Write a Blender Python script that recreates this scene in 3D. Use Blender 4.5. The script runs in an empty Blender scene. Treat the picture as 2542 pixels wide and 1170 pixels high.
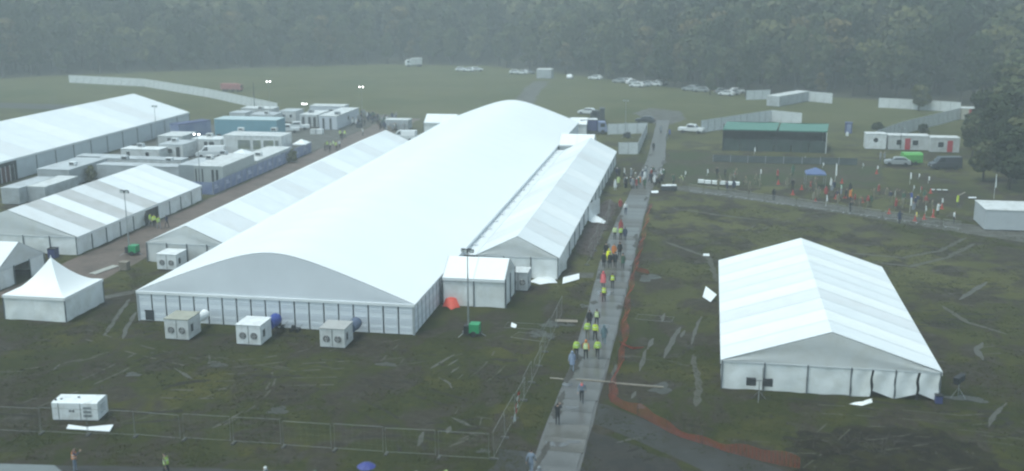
import bpy, math, random
import numpy as np
from mathutils import Vector, Matrix
random.seed(7); rng = np.random.default_rng(11)
S = bpy.context.scene
COL = S.collection
R = math.radians

# ------------------------------------------------------------------ camera
W0, H0, FOC = 2542, 1170, 2725.73
PITCH, YAW, ROLL, CAMZ = .2335007, -.17679, -.0034804, 31.6
_cp, _sp = math.cos(PITCH), math.sin(PITCH)
FWD = Vector((math.sin(YAW)*_cp, math.cos(YAW)*_cp, -_sp))
_r = Vector((math.cos(YAW), -math.sin(YAW), 0)); _u = _r.cross(FWD)
RGT = math.cos(ROLL)*_r + math.sin(ROLL)*_u
UPV = -math.sin(ROLL)*_r + math.cos(ROLL)*_u
cam = bpy.data.cameras.new('camera'); co = bpy.data.objects.new('camera', cam); COL.objects.link(co)
m = Matrix((RGT, UPV, -FWD)).transposed().to_4x4(); m.translation = (0, 0, CAMZ)
co.matrix_world = m
cam.sensor_fit = 'HORIZONTAL'; cam.sensor_width = 36; cam.lens = FOC/W0*36
cam.dof.use_dof = True; cam.dof.focus_distance = 120; cam.dof.aperture_fstop = .15     # soft, rain-wet optics
cam.clip_start = .5; cam.clip_end = 4000
S.camera = co

def G(px, py, z=0.):
    """world x, y of the place on the level z that the photograph shows at this pixel"""
    d = FWD*FOC + RGT*(px-W0/2) - UPV*(py-H0/2)
    t = (z-CAMZ)/d.z
    return Vector((d.x*t, d.y*t, z))

def HT(px, py, g):
    """height above the ground of the point seen at a pixel over ground point g"""
    d = FWD*FOC + RGT*(px-W0/2) - UPV*(py-H0/2)
    return CAMZ + d.z*math.hypot(g.x, g.y)/math.hypot(d.x, d.y)

# ------------------------------------------------------------------ world, sun, exposure
SUN_EL, SUN_AZ = 68, -130         # overcast: a broad weak sun behind cloud, behind the camera
wd = bpy.data.worlds.new('World'); S.world = wd; wd.use_nodes = True
nt = wd.node_tree; nt.nodes.clear()
sk = nt.nodes.new('ShaderNodeTexSky'); sk.sky_type = 'NISHITA'; sk.sun_disc = False
sk.sun_elevation = R(SUN_EL); sk.sun_rotation = R(SUN_AZ)
sk.air_density = 1.0; sk.dust_density = 2.0; sk.ozone_density = 1.0
hs = nt.nodes.new('ShaderNodeHueSaturation'); hs.inputs['Saturation'].default_value = .5
bg = nt.nodes.new('ShaderNodeBackground'); bg.inputs['Strength'].default_value = .115
wo = nt.nodes.new('ShaderNodeOutputWorld')
nt.links.new(sk.outputs[0], hs.inputs['Color']); tn = nt.nodes.new('ShaderNodeMix'); tn.data_type = 'RGBA'; tn.blend_type = 'MULTIPLY'; tn.inputs[0].default_value = 1
tn.inputs[7].default_value = (.82, 1.0, .985, 1)          # green-grey rain cloud
nt.links.new(hs.outputs[0], tn.inputs[6]); nt.links.new(tn.outputs[2], bg.inputs[0]); nt.links.new(bg.outputs[0], wo.inputs[0])
sl = bpy.data.lights.new('sun', 'SUN'); sl.energy = 1.0; sl.angle = R(25); sl.color = (.97, 1, .95)
so = bpy.data.objects.new('sun', sl); COL.objects.link(so)
sd = Vector((math.sin(R(SUN_AZ))*math.cos(R(SUN_EL)), math.cos(R(SUN_AZ))*math.cos(R(SUN_EL)), math.sin(R(SUN_EL))))
so.rotation_euler = sd.to_track_quat('Z', 'Y').to_euler()
S.view_settings.view_transform = 'Standard'; S.view_settings.look = 'None'
S.view_settings.gamma = 1; S.view_settings.use_curve_mapping = False
S.view_settings.exposure = 0.9
S.cycles.filter_width = 2.2
S.cycles.use_denoising = True
S.cycles.max_bounces = 6; S.cycles.diffuse_bounces = 3; S.cycles.glossy_bounces = 2
S.cycles.volume_bounces = 1; S.cycles.transparent_max_bounces = 8

# ------------------------------------------------------------------ materials
MATS = {}
def mat(name, col, rough=.6, var=.12, scale=2., bump=0., col2=None, scale2=.4, lo=.45, hi=.6, metal=0., spec=.4, emit=None, stretch=None):
    if name in MATS: return MATS[name]
    M = bpy.data.materials.new(name); M.use_nodes = True; MATS[name] = M
    t = M.node_tree; n = t.nodes; L = t.links
    b = n['Principled BSDF']; b.inputs['Roughness'].default_value = rough; b.inputs['Metallic'].default_value = metal
    b.inputs['Specular IOR Level'].default_value = spec
    if emit:
        b.inputs['Base Color'].default_value = (*col, 1)
        b.inputs['Emission Color'].default_value = (*col, 1); b.inputs['Emission Strength'].default_value = emit
        return M
    tc = n.new('ShaderNodeTexCoord'); vec = tc.outputs['Object']
    if stretch:
        mp = n.new('ShaderNodeMapping'); mp.inputs['Scale'].default_value = stretch; L.new(vec, mp.inputs[0]); vec = mp.outputs[0]
    nz = n.new('ShaderNodeTexNoise'); nz.inputs['Scale'].default_value = scale; nz.inputs['Detail'].default_value = 5
    nz.inputs['Roughness'].default_value = .6
    L.new(vec, nz.inputs['Vector'])
    rp = n.new('ShaderNodeValToRGB'); L.new(nz.outputs['Fac'], rp.inputs[0])
    rp.color_ramp.elements[0].position = .3; rp.color_ramp.elements[1].position = .7
    rp.color_ramp.elements[0].color = (*[max(0, c*(1-var)) for c in col], 1)
    rp.color_ramp.elements[1].color = (*[min(.95, c*(1+var)) for c in col], 1)
    out = rp.outputs[0]
    if col2:
        n2 = n.new('ShaderNodeTexNoise'); n2.inputs['Scale'].default_value = scale2; n2.inputs['Detail'].default_value = 6
        n2.inputs['Roughness'].default_value = .65
        L.new(vec, n2.inputs['Vector'])
        mr = n.new('ShaderNodeMapRange'); mr.inputs[1].default_value = lo; mr.inputs[2].default_value = hi
        L.new(n2.outputs['Fac'], mr.inputs[0])
        mx = n.new('ShaderNodeMix'); mx.data_type = 'RGBA'; mx.inputs[7].default_value = (*col2, 1)
        L.new(mr.outputs[0], mx.inputs[0]); L.new(out, mx.inputs[6]); out = mx.outputs[2]
    L.new(out, b.inputs['Base Color'])
    if bump:
        bp = n.new('ShaderNodeBump'); bp.inputs['Strength'].default_value = bump; bp.inputs['Distance'].default_value = .05
        L.new(nz.outputs['Fac'], bp.inputs['Height']); L.new(bp.outputs[0], b.inputs['Normal'])
    return M

PVC = [mat('pvc_bright', (.80, .82, .82), .42, .03, .6, .05),
       mat('pvc_clean', (.74, .77, .78), .42, .04, .5, .05),
       mat('pvc_greyed', (.70, .72, .73), .45, .05, .5, .05, (.66, .67, .67), .5),
       mat('pvc_dull', (.50, .50, .50), .5, .06, .5, .05, (.45, .445, .43), .4)]
PVCBIG = mat('pvc_bright_big', (.82, .84, .85), .38, .02, .15, .04)
WALLC = mat('wall_cloth', (.76, .79, .79), .55, .06, .8, .2, (.66, .68, .66), .6)
GABLEC = mat('gable_cloth', (.70, .73, .77), .55, .04, .3, .1)
GABLED = mat('gable_cloth_dull', (.60, .62, .62), .55, .06, .5, .12, (.55, .56, .54), .5)
PANEL = mat('rigid_wall_panel', (.74, .78, .82), .5, .05, .6)
PANEL2 = mat('rigid_wall_panel_relief', (.62, .66, .71), .5, .05, .6)
ALU = mat('aluminium', (.42, .45, .48), .4, .1, 2, metal=.3)
POST = mat('dark_post', (.10, .115, .13), .5, .1, 2)
BEAM = mat('roof_keder', (.55, .58, .60), .45, .05, 1)
STEEL = mat('galvanised_steel', (.32, .34, .35), .4, .12, 4, metal=.5)
BLACK = mat('black_plastic', (.018, .019, .022), .5, .2, 4)
DARK = mat('dark_grey', (.045, .05, .055), .55, .2, 3)
GLASS = mat('dark_glass', (.02, .025, .03), .12, .2, 2, spec=.6)
WHITE = mat('white_paint', (.74, .77, .78), .45, .05, 1.5, 0, (.62, .63, .62), 1.2)
WHITE2 = mat('off_white_paint', (.60, .62, .62), .5, .06, 1.5, 0, (.48, .49, .48), .9)
CABIN = mat('cabin_cladding', (.50, .52, .52), .5, .06, 1.5, 0, (.42, .43, .42), .8)
GREYC = mat('container_grey', (.42, .45, .47), .5, .08, 1.2, 0, (.34, .36, .37), .7)
ROOFG = mat('cabin_roof', (.46, .49, .51), .5, .1, .8, 0, (.36, .38, .39), .5)
BEIGE = mat('beige_sheet', (.36, .36, .30), .55, .08, 2, 0, (.29, .29, .24), 1.)
GREEN = mat('green_paint', (.02, .28, .11), .45, .12, 3)
LIME = mat('lime_green', (.10, .36, .08), .45, .1, 2)
RED = mat('red_door', (.42, .035, .05), .5, .1, 2)
BLUE = mat('blue_board', (.16, .20, .36), .5, .12, .6, 0, (.24, .28, .40), .4)
NAVY = mat('navy_sheet', (.045, .055, .16), .5, .15, 1.5)
TEAL = mat('teal_cladding', (.13, .27, .33), .5, .08, 1)
TEALROOF = mat('teal_canopy', (.075, .19, .15), .5, .06, 1)
ORANGE = mat('orange_net', (.27, .058, .032), .7, .15, 1.5)
REDC = mat('red_cloth', (.5, .045, .035), .7, .15, 3)
CONC = mat('wet_concrete', (.112, .111, .104), .28, .18, 1.2, .12, (.075, .072, .066), .35, .4, .62, spec=.4)
CONCD = mat('worn_concrete', (.038, .038, .036), .65, .25, 1.0, .15, (.028, .026, .020), .4, .4, .62, spec=.3)
GRAVEL = mat('pale_gravel', (.105, .105, .094), .85, .25, 3, .3, (.058, .055, .043), .5, .42, .65, spec=.2)
LANE = mat('brick_dust_lane', (.135, .102, .085), .7, .18, 2, .2, (.09, .07, .057), .35, .45, .65, spec=.3)
MUD = mat('wet_mud', (.030, .026, .021), .7, .3, 2.5, .5, (.019, .017, .014), .6, spec=.25)
RUT = mat('wet_rut', (.066, .063, .049), .5, .25, 3, .3, spec=.35)
PUDDLE = mat('puddle_water', (.040, .038, .028), .35, .3, 1.5, .1, spec=.22)
TIMBER = mat('weathered_timber', (.22, .19, .15), .7, .2, 3)
TARP = mat('grey_tarp', (.15, .17, .17), .4, .08, 1, .2)
LAMP = mat('lit_lamp', (1, 1, .97), emit=5)
GATEW = mat('hoarding_white', (.62, .65, .66), .5, .06, .8, 0, (.52, .55, .55), .5)
BARK = mat('bark', (.055, .047, .038), .9, .2, 3, .4)
SKIN = mat('skin', (.45, .29, .22), .5, .08, 8)
HAIR = mat('dark_hair', (.025, .02, .017), .6, .2, 20)

def leafmat(name, col, col2):
    return mat(name, col, .75, .5, .9, 0, col2, .35, .42, .6, spec=.15)
LEAF = [leafmat('leaf_deep', (.022, .034, .016), (.034, .045, .019)),
        leafmat('leaf_mid', (.052, .068, .03), (.078, .08, .036)),
        leafmat('leaf_olive', (.11, .108, .045), (.075, .082, .036)),
        leafmat('leaf_autumn', (.11, .085, .036), (.075, .068, .03))]

# ------------------------------------------------------------------ mesh helpers
class MB:
    def __init__(s): s.v = []; s.f = []; s.m = []
    def add(s, v, f, mi=0):
        o = len(s.v); s.v += [tuple(p) for p in v]; s.f += [tuple(i+o for i in q) for q in f]; s.m += [mi]*len(f); return s
    def box(s, x0, x1, y0, y1, z0, z1, mi=0):
        return s.add([(x0,y0,z0),(x1,y0,z0),(x1,y1,z0),(x0,y1,z0),(x0,y0,z1),(x1,y0,z1),(x1,y1,z1),(x0,y1,z1)],
                     [(0,3,2,1),(4,5,6,7),(0,1,5,4),(1,2,6,5),(2,3,7,6),(3,0,4,7)], mi)
    def tube(s, pts, r, n=6, mi=0, cap=True):
        pts = [Vector(p) for p in pts]; rs = r if isinstance(r, (list, tuple)) else [r]*len(pts)
        V = []; F = []
        for i, p in enumerate(pts):
            d = (pts[min(i+1, len(pts)-1)]-pts[max(i-1, 0)]).normalized()
            a = d.cross(Vector((0,0,1)) if abs(d.z) < .9 else Vector((1,0,0))).normalized(); b = d.cross(a)
            for k in range(n):
                t = 2*math.pi*k/n; V.append(p+(a*math.cos(t)+b*math.sin(t))*rs[i])
        for i in range(len(pts)-1):
            for k in range(n):
                F.append((i*n+k, i*n+(k+1) % n, (i+1)*n+(k+1) % n, (i+1)*n+k))
        if cap: F += [tuple(range(n))[::-1], tuple(range((len(pts)-1)*n, len(pts)*n))]
        return s.add(V, F, mi)
    def grid(s, fn, nu, nv, mi=0):
        V = [fn(i/nu, j/nv) for j in range(nv+1) for i in range(nu+1)]
        F = [(j*(nu+1)+i, j*(nu+1)+i+1, (j+1)*(nu+1)+i+1, (j+1)*(nu+1)+i) for j in range(nv) for i in range(nu)]
        return s.add(V, F, mi)
    def prism(s, poly, axis, a, b, mi=0):
        n = len(poly)
        def P(q, t): return (t, q[0], q[1]) if axis == 'x' else (q[0], t, q[1]) if axis == 'y' else (q[0], q[1], t)
        V = [P(q, a) for q in poly]+[P(q, b) for q in poly]
        F = [tuple(range(n)), tuple(range(2*n-1, n-1, -1))]+[(i, i+n, (i+1) % n+n, (i+1) % n) for i in range(n)]
        return s.add(V, F, mi)
    def mesh(s, name, mats):
        me = bpy.data.meshes.new(name); me.from_pydata(s.v, [], s.f)
        for M in (mats if isinstance(mats, (list, tuple)) else [mats]): me.materials.append(M)
        if any(s.m): me.polygons.foreach_set('material_index', s.m)
        me.validate(); me.update(); return me
    def build(s, name, mats, parent=None, loc=(0,0,0), rz=0, smooth=False):
        me = s.mesh(name, mats)
        if smooth: me.polygons.foreach_set('use_smooth', [True]*len(me.polygons))
        return link(name, me, parent, loc, rz)

def link(name, me, parent=None, loc=(0,0,0), rz=0):
    o = bpy.data.objects.new(name, me); COL.objects.link(o); o.parent = parent
    o.location = loc; o.rotation_euler = (0, 0, rz); return o
def tag(o, label, cat, group=None, kind=None):
    if label: o['label'] = label
    if cat: o['category'] = cat
    if group: o['group'] = group
    if kind: o['kind'] = kind
    return o
def thing(name, label, cat, loc=(0,0,0), rz=0, group=None):
    o = bpy.data.objects.new(name, None); COL.objects.link(o); o.empty_display_size = .3
    o.location = loc; o.rotation_euler = (0, 0, rz); return tag(o, label, cat, group)
KIDS = {}
def kids(o): return [c for c in o.children]
def copy_tree(o, parent=None):
    c = o.copy(); COL.objects.link(c)
    if parent is not None: c.parent = parent
    for ch in list(o.children): copy_tree(ch, c)
    return c
def struct(name, mb, M, **k):
    o = mb.build(name, M, **k); o['kind'] = 'structure'; return o
def frame(A, B):
    a, b = G(*A), G(*B); d = b-a
    return a, b, d.length, math.atan2(d.y, d.x)

# ------------------------------------------------------------------ ground
def ground_mat():
    M = bpy.data.materials.new('field_ground'); M.use_nodes = True
    t = M.node_tree; n = t.nodes; L = t.links; b = n['Principled BSDF']
    tc = n.new('ShaderNodeTexCoord'); P = tc.outputs['Object']
    def noise(s, d=5, r=.6, st=None, dist=0.):
        v = P
        if st:
            mp = n.new('ShaderNodeMapping'); mp.inputs['Scale'].default_value = st; L.new(P, mp.inputs[0]); v = mp.outputs[0]
        x = n.new('ShaderNodeTexNoise'); x.inputs['Scale'].default_value = s; x.inputs['Detail'].default_value = d
        x.inputs['Roughness'].default_value = r; x.inputs['Distortion'].default_value = dist
        L.new(v, x.inputs['Vector']); return x.outputs['Fac']
    def rng_(v, a, b_, c=0., d=1.):
        x = n.new('ShaderNodeMapRange'); x.inputs[1].default_value = a; x.inputs[2].default_value = b_
        x.inputs[3].default_value = c; x.inputs[4].default_value = d; L.new(v, x.inputs[0]); return x.outputs[0]
    def mix(f, A, B):
        x = n.new('ShaderNodeMix'); x.data_type = 'RGBA'; L.new(f, x.inputs[0])
        for i, c in ((6, A), (7, B)):
            if isinstance(c, tuple): x.inputs[i].default_value = (*c, 1)
            else: L.new(c, x.inputs[i])
        return x.outputs[2]
    def mul(a, c):
        x = n.new('ShaderNodeMath'); x.operation = 'MULTIPLY'; L.new(a, x.inputs[0])
        if isinstance(c, float): x.inputs[1].default_value = c
        else: L.new(c, x.inputs[1])
        return x.outputs[0]
    big = noise(.045, 6, .62); mid = noise(.22, 7, .66, (1, .75, 1), .4); fine = noise(1.3, 6, .7); tiny = noise(7, 4, .7)
    grass = mix(rng_(big, .38, .62), (.031, .033, .010), (.060, .060, .016))
    grass = mix(rng_(fine, .35, .7), grass, (.022, .028, .009))
    dry = rng_(noise(.11, 6, .6), .52, .66); grass = mix(mul(dry, .85), grass, (.074, .068, .018))
    mud = mix(rng_(fine, .35, .65), (.029, .024, .016), (.056, .048, .034))
    sep = n.new('ShaderNodeSeparateXYZ'); L.new(P, sep.inputs[0])
    used = rng_(sep.outputs['Y'], 195., 250., 1., .12)       # trampled site in front, standing grass beyond the hoarding
    far = rng_(sep.outputs['Y'], 200., 262.)
    grass = mix(far, grass, mix(rng_(noise(.03, 5, .6), .4, .6), (.052, .068, .021), (.072, .078, .025)))
    pale = rng_(sep.outputs['Y'], 88., 118.)            # lens vignette painted into the grass: darker near the camera, paler up the field
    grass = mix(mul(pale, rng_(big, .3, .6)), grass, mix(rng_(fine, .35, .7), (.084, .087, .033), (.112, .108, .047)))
    mm = mul(rng_(mid, .47, .56), used)
    c = mix(mm, grass, mud)
    c = mix(mul(rng_(tiny, .45, .75), .38), c, mix(mm, (.018, .025, .009), (.016, .0145, .012)))
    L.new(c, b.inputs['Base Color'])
    wet = rng_(noise(.35, 5, .6, None, .3), .5, .68)
    L.new(rng_(mul(wet, mm), 0., 1., .9, .5), b.inputs['Roughness']); b.inputs['Specular IOR Level'].default_value = .1
    bp = n.new('ShaderNodeBump'); bp.inputs['Strength'].default_value = .7; bp.inputs['Distance'].default_value = .18
    L.new(fine, bp.inputs['Height']); L.new(bp.outputs[0], b.inputs['Normal'])
    return M
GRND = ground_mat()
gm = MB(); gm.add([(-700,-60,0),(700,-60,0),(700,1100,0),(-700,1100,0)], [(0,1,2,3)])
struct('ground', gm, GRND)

def wob(a, b, n, amp):
    a, b = Vector(a), Vector(b); d = (b-a); nrm = Vector((-d.y, d.x, 0)).normalized()
    return [a.lerp(b, i/n)+nrm*random.uniform(-amp, amp) for i in range(n)]
def sheet(name, poly, z, M, amp=.15, step=1.5, kind='structure'):
    """flat patch of ground with slightly irregular edges"""
    pts = []
    for i, p in enumerate(poly):
        q = poly[(i+1) % len(poly)]; d = (Vector(q)-Vector(p)).length
        pts += wob(p, q, max(1, int(d/step)), amp)
    mb = MB(); mb.add([(p.x, p.y, z) for p in pts], [tuple(range(len(pts)))])
    o = mb.build(name, M); o['kind'] = kind; return o
def strip(name, pts, w, z, M, jit=.3, step=.7):
    """a worn track along a polyline"""
    P = []
    for a, b in zip(pts[:-1], pts[1:]):
        n = max(1, int((b-a).length/step)); P += [a.lerp(b, i/n) for i in range(n)]
    P.append(pts[-1]); V = []; F = []
    for i, p in enumerate(P):
        d = (P[min(i+1, len(P)-1)]-P[max(i-1, 0)]).normalized(); nn = Vector((-d.y, d.x, 0))
        e = min(1, i/2+.2, (len(P)-1-i)/2+.2)
        V += [(*(p+nn*w*.5*e*random.uniform(1-jit, 1+jit)).xy, z), (*(p-nn*w*.5*e*random.uniform(1-jit, 1+jit)).xy, z)]
    F = [(2*i, 2*i+1, 2*i+3, 2*i+2) for i in range(len(P)-1)]
    mb = MB(); mb.add(V, F); return struct(name, mb, M)
def V2(x, y): return Vector((x, y, 0))

# lane between the tents on one side, paths on the other
sheet('lane', [V2(-70.9,96), V2(-63.2,96), V2(-62.6,150), V2(-63.5,240), V2(-71.0,240), V2(-71.0,150)], .004, LANE, .25)
sheet('compound_yard', [V2(-107,150), V2(-71.2,149), V2(-71.2,246), V2(-98,246), V2(-106,225)], .004, GRAVEL, .5)
strip('cable_trench', [V2(-63.2,93.5), V2(-58.5,98.4), V2(-54.6,104.0)], 1.1, .006, GRAVEL, .2)
sheet('path', [G(1640,466), G(1700,461), G(1900,486), G(2150,520), G(2400,556), G(2620,587), G(2620,613), G(2400,580), G(2150,540), G(1900,503), G(1700,476)], .005, GRAVEL, .25)
sheet('path', [V2(-7.35,77.9), V2(-6.6,77.6), V2(-1.5,73.6), V2(6,68.2), V2(14,62.4), V2(10,60.0), V2(2.0,66.2), V2(-3.5,71), V2(-7.2,73.9)], .005, CONCD, .12)
sheet('path', [V2(-60,57.0), V2(-45.6,60.6), V2(-28.2,62.6), V2(-13.6,64.2), V2(-13.0,66), V2(-13.15,68.4), V2(-10.8,68.4), V2(-10.8,54), V2(-60,50)], .005, CONCD, .1)
sheet('path', [V2(-14.4,112.2), V2(-14.2,114.6), V2(-11.4,114.9), V2(-11.4,113.0)], .005, GRAVEL, .2)
strip('track', [G(1345,202), G(1322,222), G(1308,242), G(1300,262)], 5.0, .006, GRAVEL, .25)
sheet('road', [V2(-260,262), V2(-150,252), V2(-128,250), V2(-128,243), V2(-150,243), V2(-260,250)], .004, CONCD, .3)
RY = [50, 67, 87, 103, 117, 130, 143, 160, 190, 219, 245]; RX = [-9.0, -9.0, -8.85, -9.05, -9.42, -9.5, -9.55, -9.4, -8.5, -9.2, -9.6]; RW = [3.0, 3.0, 2.85, 3.0, 3.35, 3.35, 3.2, 2.75, 2.85, 2.4, 2.4]
def rx_(y): return float(np.interp(y, RY, RX))
def rw_(y): return float(np.interp(y, RY, RW))
road = MB(); V = []
for y in range(50, 246, 3): V += [(rx_(y)-rw_(y)/2-.1-random.uniform(0, .12), y, .03), (rx_(y)+rw_(y)/2+.1+random.uniform(0, .12), y, .03)]
n_ = len(V)//2; road.add(V+[(x, y, -.05) for x, y, z in V], [(2*i, 2*i+1, 2*i+3, 2*i+2) for i in range(n_-1)]+[(2*i, 2*i+2, 2*n_+2*i+2, 2*n_+2*i) for i in range(n_-1)]+[(2*i+3, 2*i+1, 2*n_+2*i+1, 2*n_+2*i+3) for i in range(n_-1)])
ro = struct('road', road, mat('road_bed', (.10, .098, .094), .45, .15, 2, .2))
CONCM = mat('muddied_concrete', (.125, .122, .112), .4, .2, .9, .12, (.075, .070, .058), .35, .4, .6, spec=.3)
slabs = [[MB().box(-1.50, 1.50, -1.17, 1.17, 0, .055+.003*k).mesh('track_panel', M) for k in range(3)] for M in (CONC, CONCM)]
for k in range(79):
    y = 53.2+2.37*k
    o = link('track_panel', slabs[1 if y > 158 or random.random() < .12 else 0][k % 3], ro, (rx_(y)+random.uniform(-.09, .09), y, .031), random.uniform(-.008, .008)-(rx_(y+1)-rx_(y-1))/2)
    o.rotation_euler.x = random.uniform(-.004, .004); o.scale.x = rw_(y)/3

sheet('track', [V2(-11.4,238), V2(-7.6,238), V2(-4.5,247), V2(-6.5,262), V2(-14,268), V2(-17,256), V2(-13.4,246)], .0045, GRAVEL, .5)
board_late = [('pale grey tarpaulin spread at the bottom picture corner', [(-60,1152),(135,1157),(156,1174),(-60,1190)])]
# mud trodden over the panels and along their edges
for k in range(34):
    y = random.uniform(62, 200); sd_ = random.choice((-1, 1)); x = rx_(y)+sd_*(rw_(y)/2+random.uniform(-.45, .1)); L_ = random.uniform(1., 4.5)
    pts = [Vector((x+random.uniform(-.12, .12)+rx_(y+j*L_/4)-rx_(y), y+j*L_/4, 0)) for j in range(5)]
    strip('mud_smear', pts, random.uniform(.25, .8), .1005+.0004*k/34, mat('trodden_mud', (.048, .043, .034), .5, .3, 2, .3, spec=.25), .5, .3)
# mud, ruts and puddles
for a, b, z in (((1455,1072),(1650,1175),.004),): pass
sheet('mud_patch', [V2(-7.4,72.8), V2(-4.4,70.6), V2(-1.2,68.2), V2(0.5,65.2), V2(-7.3,62)], .004, MUD, .25, .8)
sheet('mud_patch', [V2(-7.2,170), V2(2,168), V2(26,170), V2(30,196), V2(2,200), V2(-6.6,203)], .004, mat('dark_trampled_mud', (.056, .050, .034), .9, .35, .9, .3, (.044, .054, .024), .16, .45, .55, spec=.1), .6, 2)
sheet('mud_patch', [G(*q) for q in ((1968,1092),(2000,1068),(2060,1078),(2110,1056),(2230,1062),(2330,1070),(2440,1110),(2520,1180),(2300,1215),(2100,1200),(1962,1172))], .004, mat('turned_earth', (.018, .015, .010), .9, .4, 1.6, .8, (.030, .028, .013), .5, .48, .6, spec=.1), .55, .6)
sheet('mud_patch', [V2(-14.9,124), V2(-12.4,122), V2(-11.9,150), V2(-13.4,156), V2(-14.7,150)], .004, mat('red_brown_mud', (.055, .036, .031), .65, .2, 2, .4, spec=.3), .3, .9)
def track(pts, w=.35, gap=None, M=RUT, jit=.45):
    P = [G(*p) for p in pts]
    strip('tyre_track', P, w, .009+random.uniform(0, .004), M, jit)
for pts in ([(322,742),(296,778),(258,835)],[(338,775),(312,820),(305,842)],[(1690,812),(1672,840),(1648,890)],[(1742,786),(1728,815),(1716,856)],
            [(1604,868),(1592,905),(1588,922)],[(1622,840),(1606,868)],[(1700,820),(1690,838)],[(1128,880),(1090,902),(1068,916)],
            [(1138,892),(1112,908)],[(1140,912),(1120,926)],[(1090,938),(1116,952),(1122,966)],[(1150,930),(1136,942)],[(1052,1072),(1038,1108)],
            [(1118,1058),(1110,1078)],[(1120,1036),(1148,1048),(1168,1058)],[(1196,1038),(1190,1056)],[(432,914),(458,930),(478,942)],[(500,936),(512,928)],
            [(520,882),(521,902)],[(1138,1012),(1130,1028)],[(148,905),(132,920)],[(2440,850),(2425,868),(2440,895)],[(2500,1000),(2468,1030),(2455,1060)],
            [(1600,1086),(1560,1092),(1530,1100)],[(1650,778),(1642,800)],[(2450,700),(2380,745)],[(1530,905),(1524,935),(1512,952)],[(1578,972),(1568,990)]):
    track(pts, random.uniform(.28, .5))
for pts in ([(2400,590),(2330,624),(2240,640),(2100,628),(1950,600)],[(2420,605),(2350,640),(2260,662),(2160,650)],[(1690,520),(1780,534),(1900,548)],
            [(1650,600),(1760,640),(1780,700)],[(1720,880),(1735,960),(1728,1010)],[(2340,760),(2400,800),(2500,830)]):
    track(pts, .55, M=mat('dry_rut', (.062, .06, .043), .7, .2, 3, .3), jit=.5)
def passes(name, n, M, wr, seed, dark):
    """worn wheel passes over the field: pairs of ragged, broken lines, all one mesh"""
    rd = random.Random(seed); mb = MB()
    for _ in range(n):
        side = rd.random()
        if side < .55: x, y, a = rd.uniform(-4, 34), rd.uniform(66, 158), rd.gauss(.05, .35)+(0 if rd.random() < .6 else 1.2)
        else: x, y, a = rd.uniform(-58, -14), rd.uniform(64, 89), rd.gauss(0, .3)+(0 if rd.random() < .7 else 1.1)
        cv = rd.gauss(0, .035); Ln = rd.uniform(5, 22); w = rd.uniform(*wr); g_ = 1.7*rd.choice((1, 1, .2))
        for off in (-g_/2, g_/2):
            X, Y, A = x, y, a; run = []; i = 0
            while i*.4 < Ln:
                nx, ny = -math.sin(A), math.cos(A); cx, cy = X+nx*off, Y+ny*off
                bad = (-11.6 < cx < -7.0) or (1.5 < cx < 18.4 and 82 < cy < 114) or (cx < -10.9 and (cy > 90.2 or cy < 66.8)) or (-14 < cx < -10.9) or (-8 < cx < 15 and abs(cy-(76-.78*(cx+6.5))) < 3.4)
                gap = math.sin(i*.9+off*7+x)+.7*math.sin(i*.37+y) < -.35
                if bad or gap:
                    if len(run) > 3: emit_run(mb, run)
                    run = []
                else:
                    e = w*rd.uniform(.45, 1.1)*(.5 if not run else 1); run.append((cx-nx*e/2+rd.uniform(-.04,.04), cy-ny*e/2, cx+nx*e/2, cy+ny*e/2))
                X += math.cos(A)*.4; Y += math.sin(A)*.4; A += cv*.4; i += 1
            if len(run) > 3: emit_run(mb, run)
    return struct(name, mb, M)
ZR = [.006]
def emit_run(mb, run):
    ZR[0] = .006+(ZR[0]*7919 % .0027); z = ZR[0]
    V = []
    for x0, y0, x1, y1 in run: V += [(x0, y0, z), (x1, y1, z)]
    mb.add(V, [(2*i, 2*i+2, 2*i+3, 2*i+1) for i in range(len(run)-1)])
passes('tyre_track', 60, mat('rut_dark', (.022, .019, .014), .8, .3, 1.5, .3, spec=.15), (.2, .5), 3, True)
passes('tyre_track', 46, mat('rut_pale', (.085, .080, .062), .7, .3, 1.2, .3, (.05, .047, .034), .8, .42, .6, spec=.2), (.12, .3), 5, False)
def puddle(px, py, rx, ry):
    c = G(px, py); n = 40; V = []; rx *= .75
    ph = random.random()*6
    for i in range(n):
        t = 2*math.pi*i/n; k = 1+.25*math.sin(2*t+ph)+.2*math.sin(3*t+2*ph)+.14*math.sin(5*t+3*ph)+random.uniform(-.13, .13)
        V.append((c.x+rx*k*math.cos(t), c.y+ry*k*math.sin(t), .0095+random.uniform(0, .003)))
    mb = MB(); mb.add(V, [tuple(range(n))]); struct('puddle', mb, PUDDLE)
for q in ((1380,805,1.6,1.0),(1345,830,1.8,.8),(1640,965,1.2,1.0),(1610,690,1.2,1.6),(960,905,1.0,.5),(540,905,1.4,.5),
          (1590,1010,.5,.4),(690,1020,1.2,.6),(1200,1120,.5,.4),(2400,990,1.6,.7),(1450,760,.6,.5),(330,930,1.0,.4)):
    puddle(*q)
for x, y, rx, ry in ((-9.4,69.7,.8,.5),(-8.3,70.3,.5,.3),(-9.2,76.4,.5,.35),(-10.1,81,.4,.5),(-8.6,96,.5,.9),(-9.6,107,.8,1.3)):
    n = 18; mb = MB(); mb.add([(x+rx*(1+.2*math.sin(3*t))*math.cos(t), y+ry*(1+.2*math.cos(2*t))*math.sin(t), .0985) for t in [2*math.pi*i/n for i in range(n)]], [tuple(range(n))])
    struct('puddle', mb, mat('wet_film', (.10, .10, .098), .1, .1, 2, spec=.6))

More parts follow.
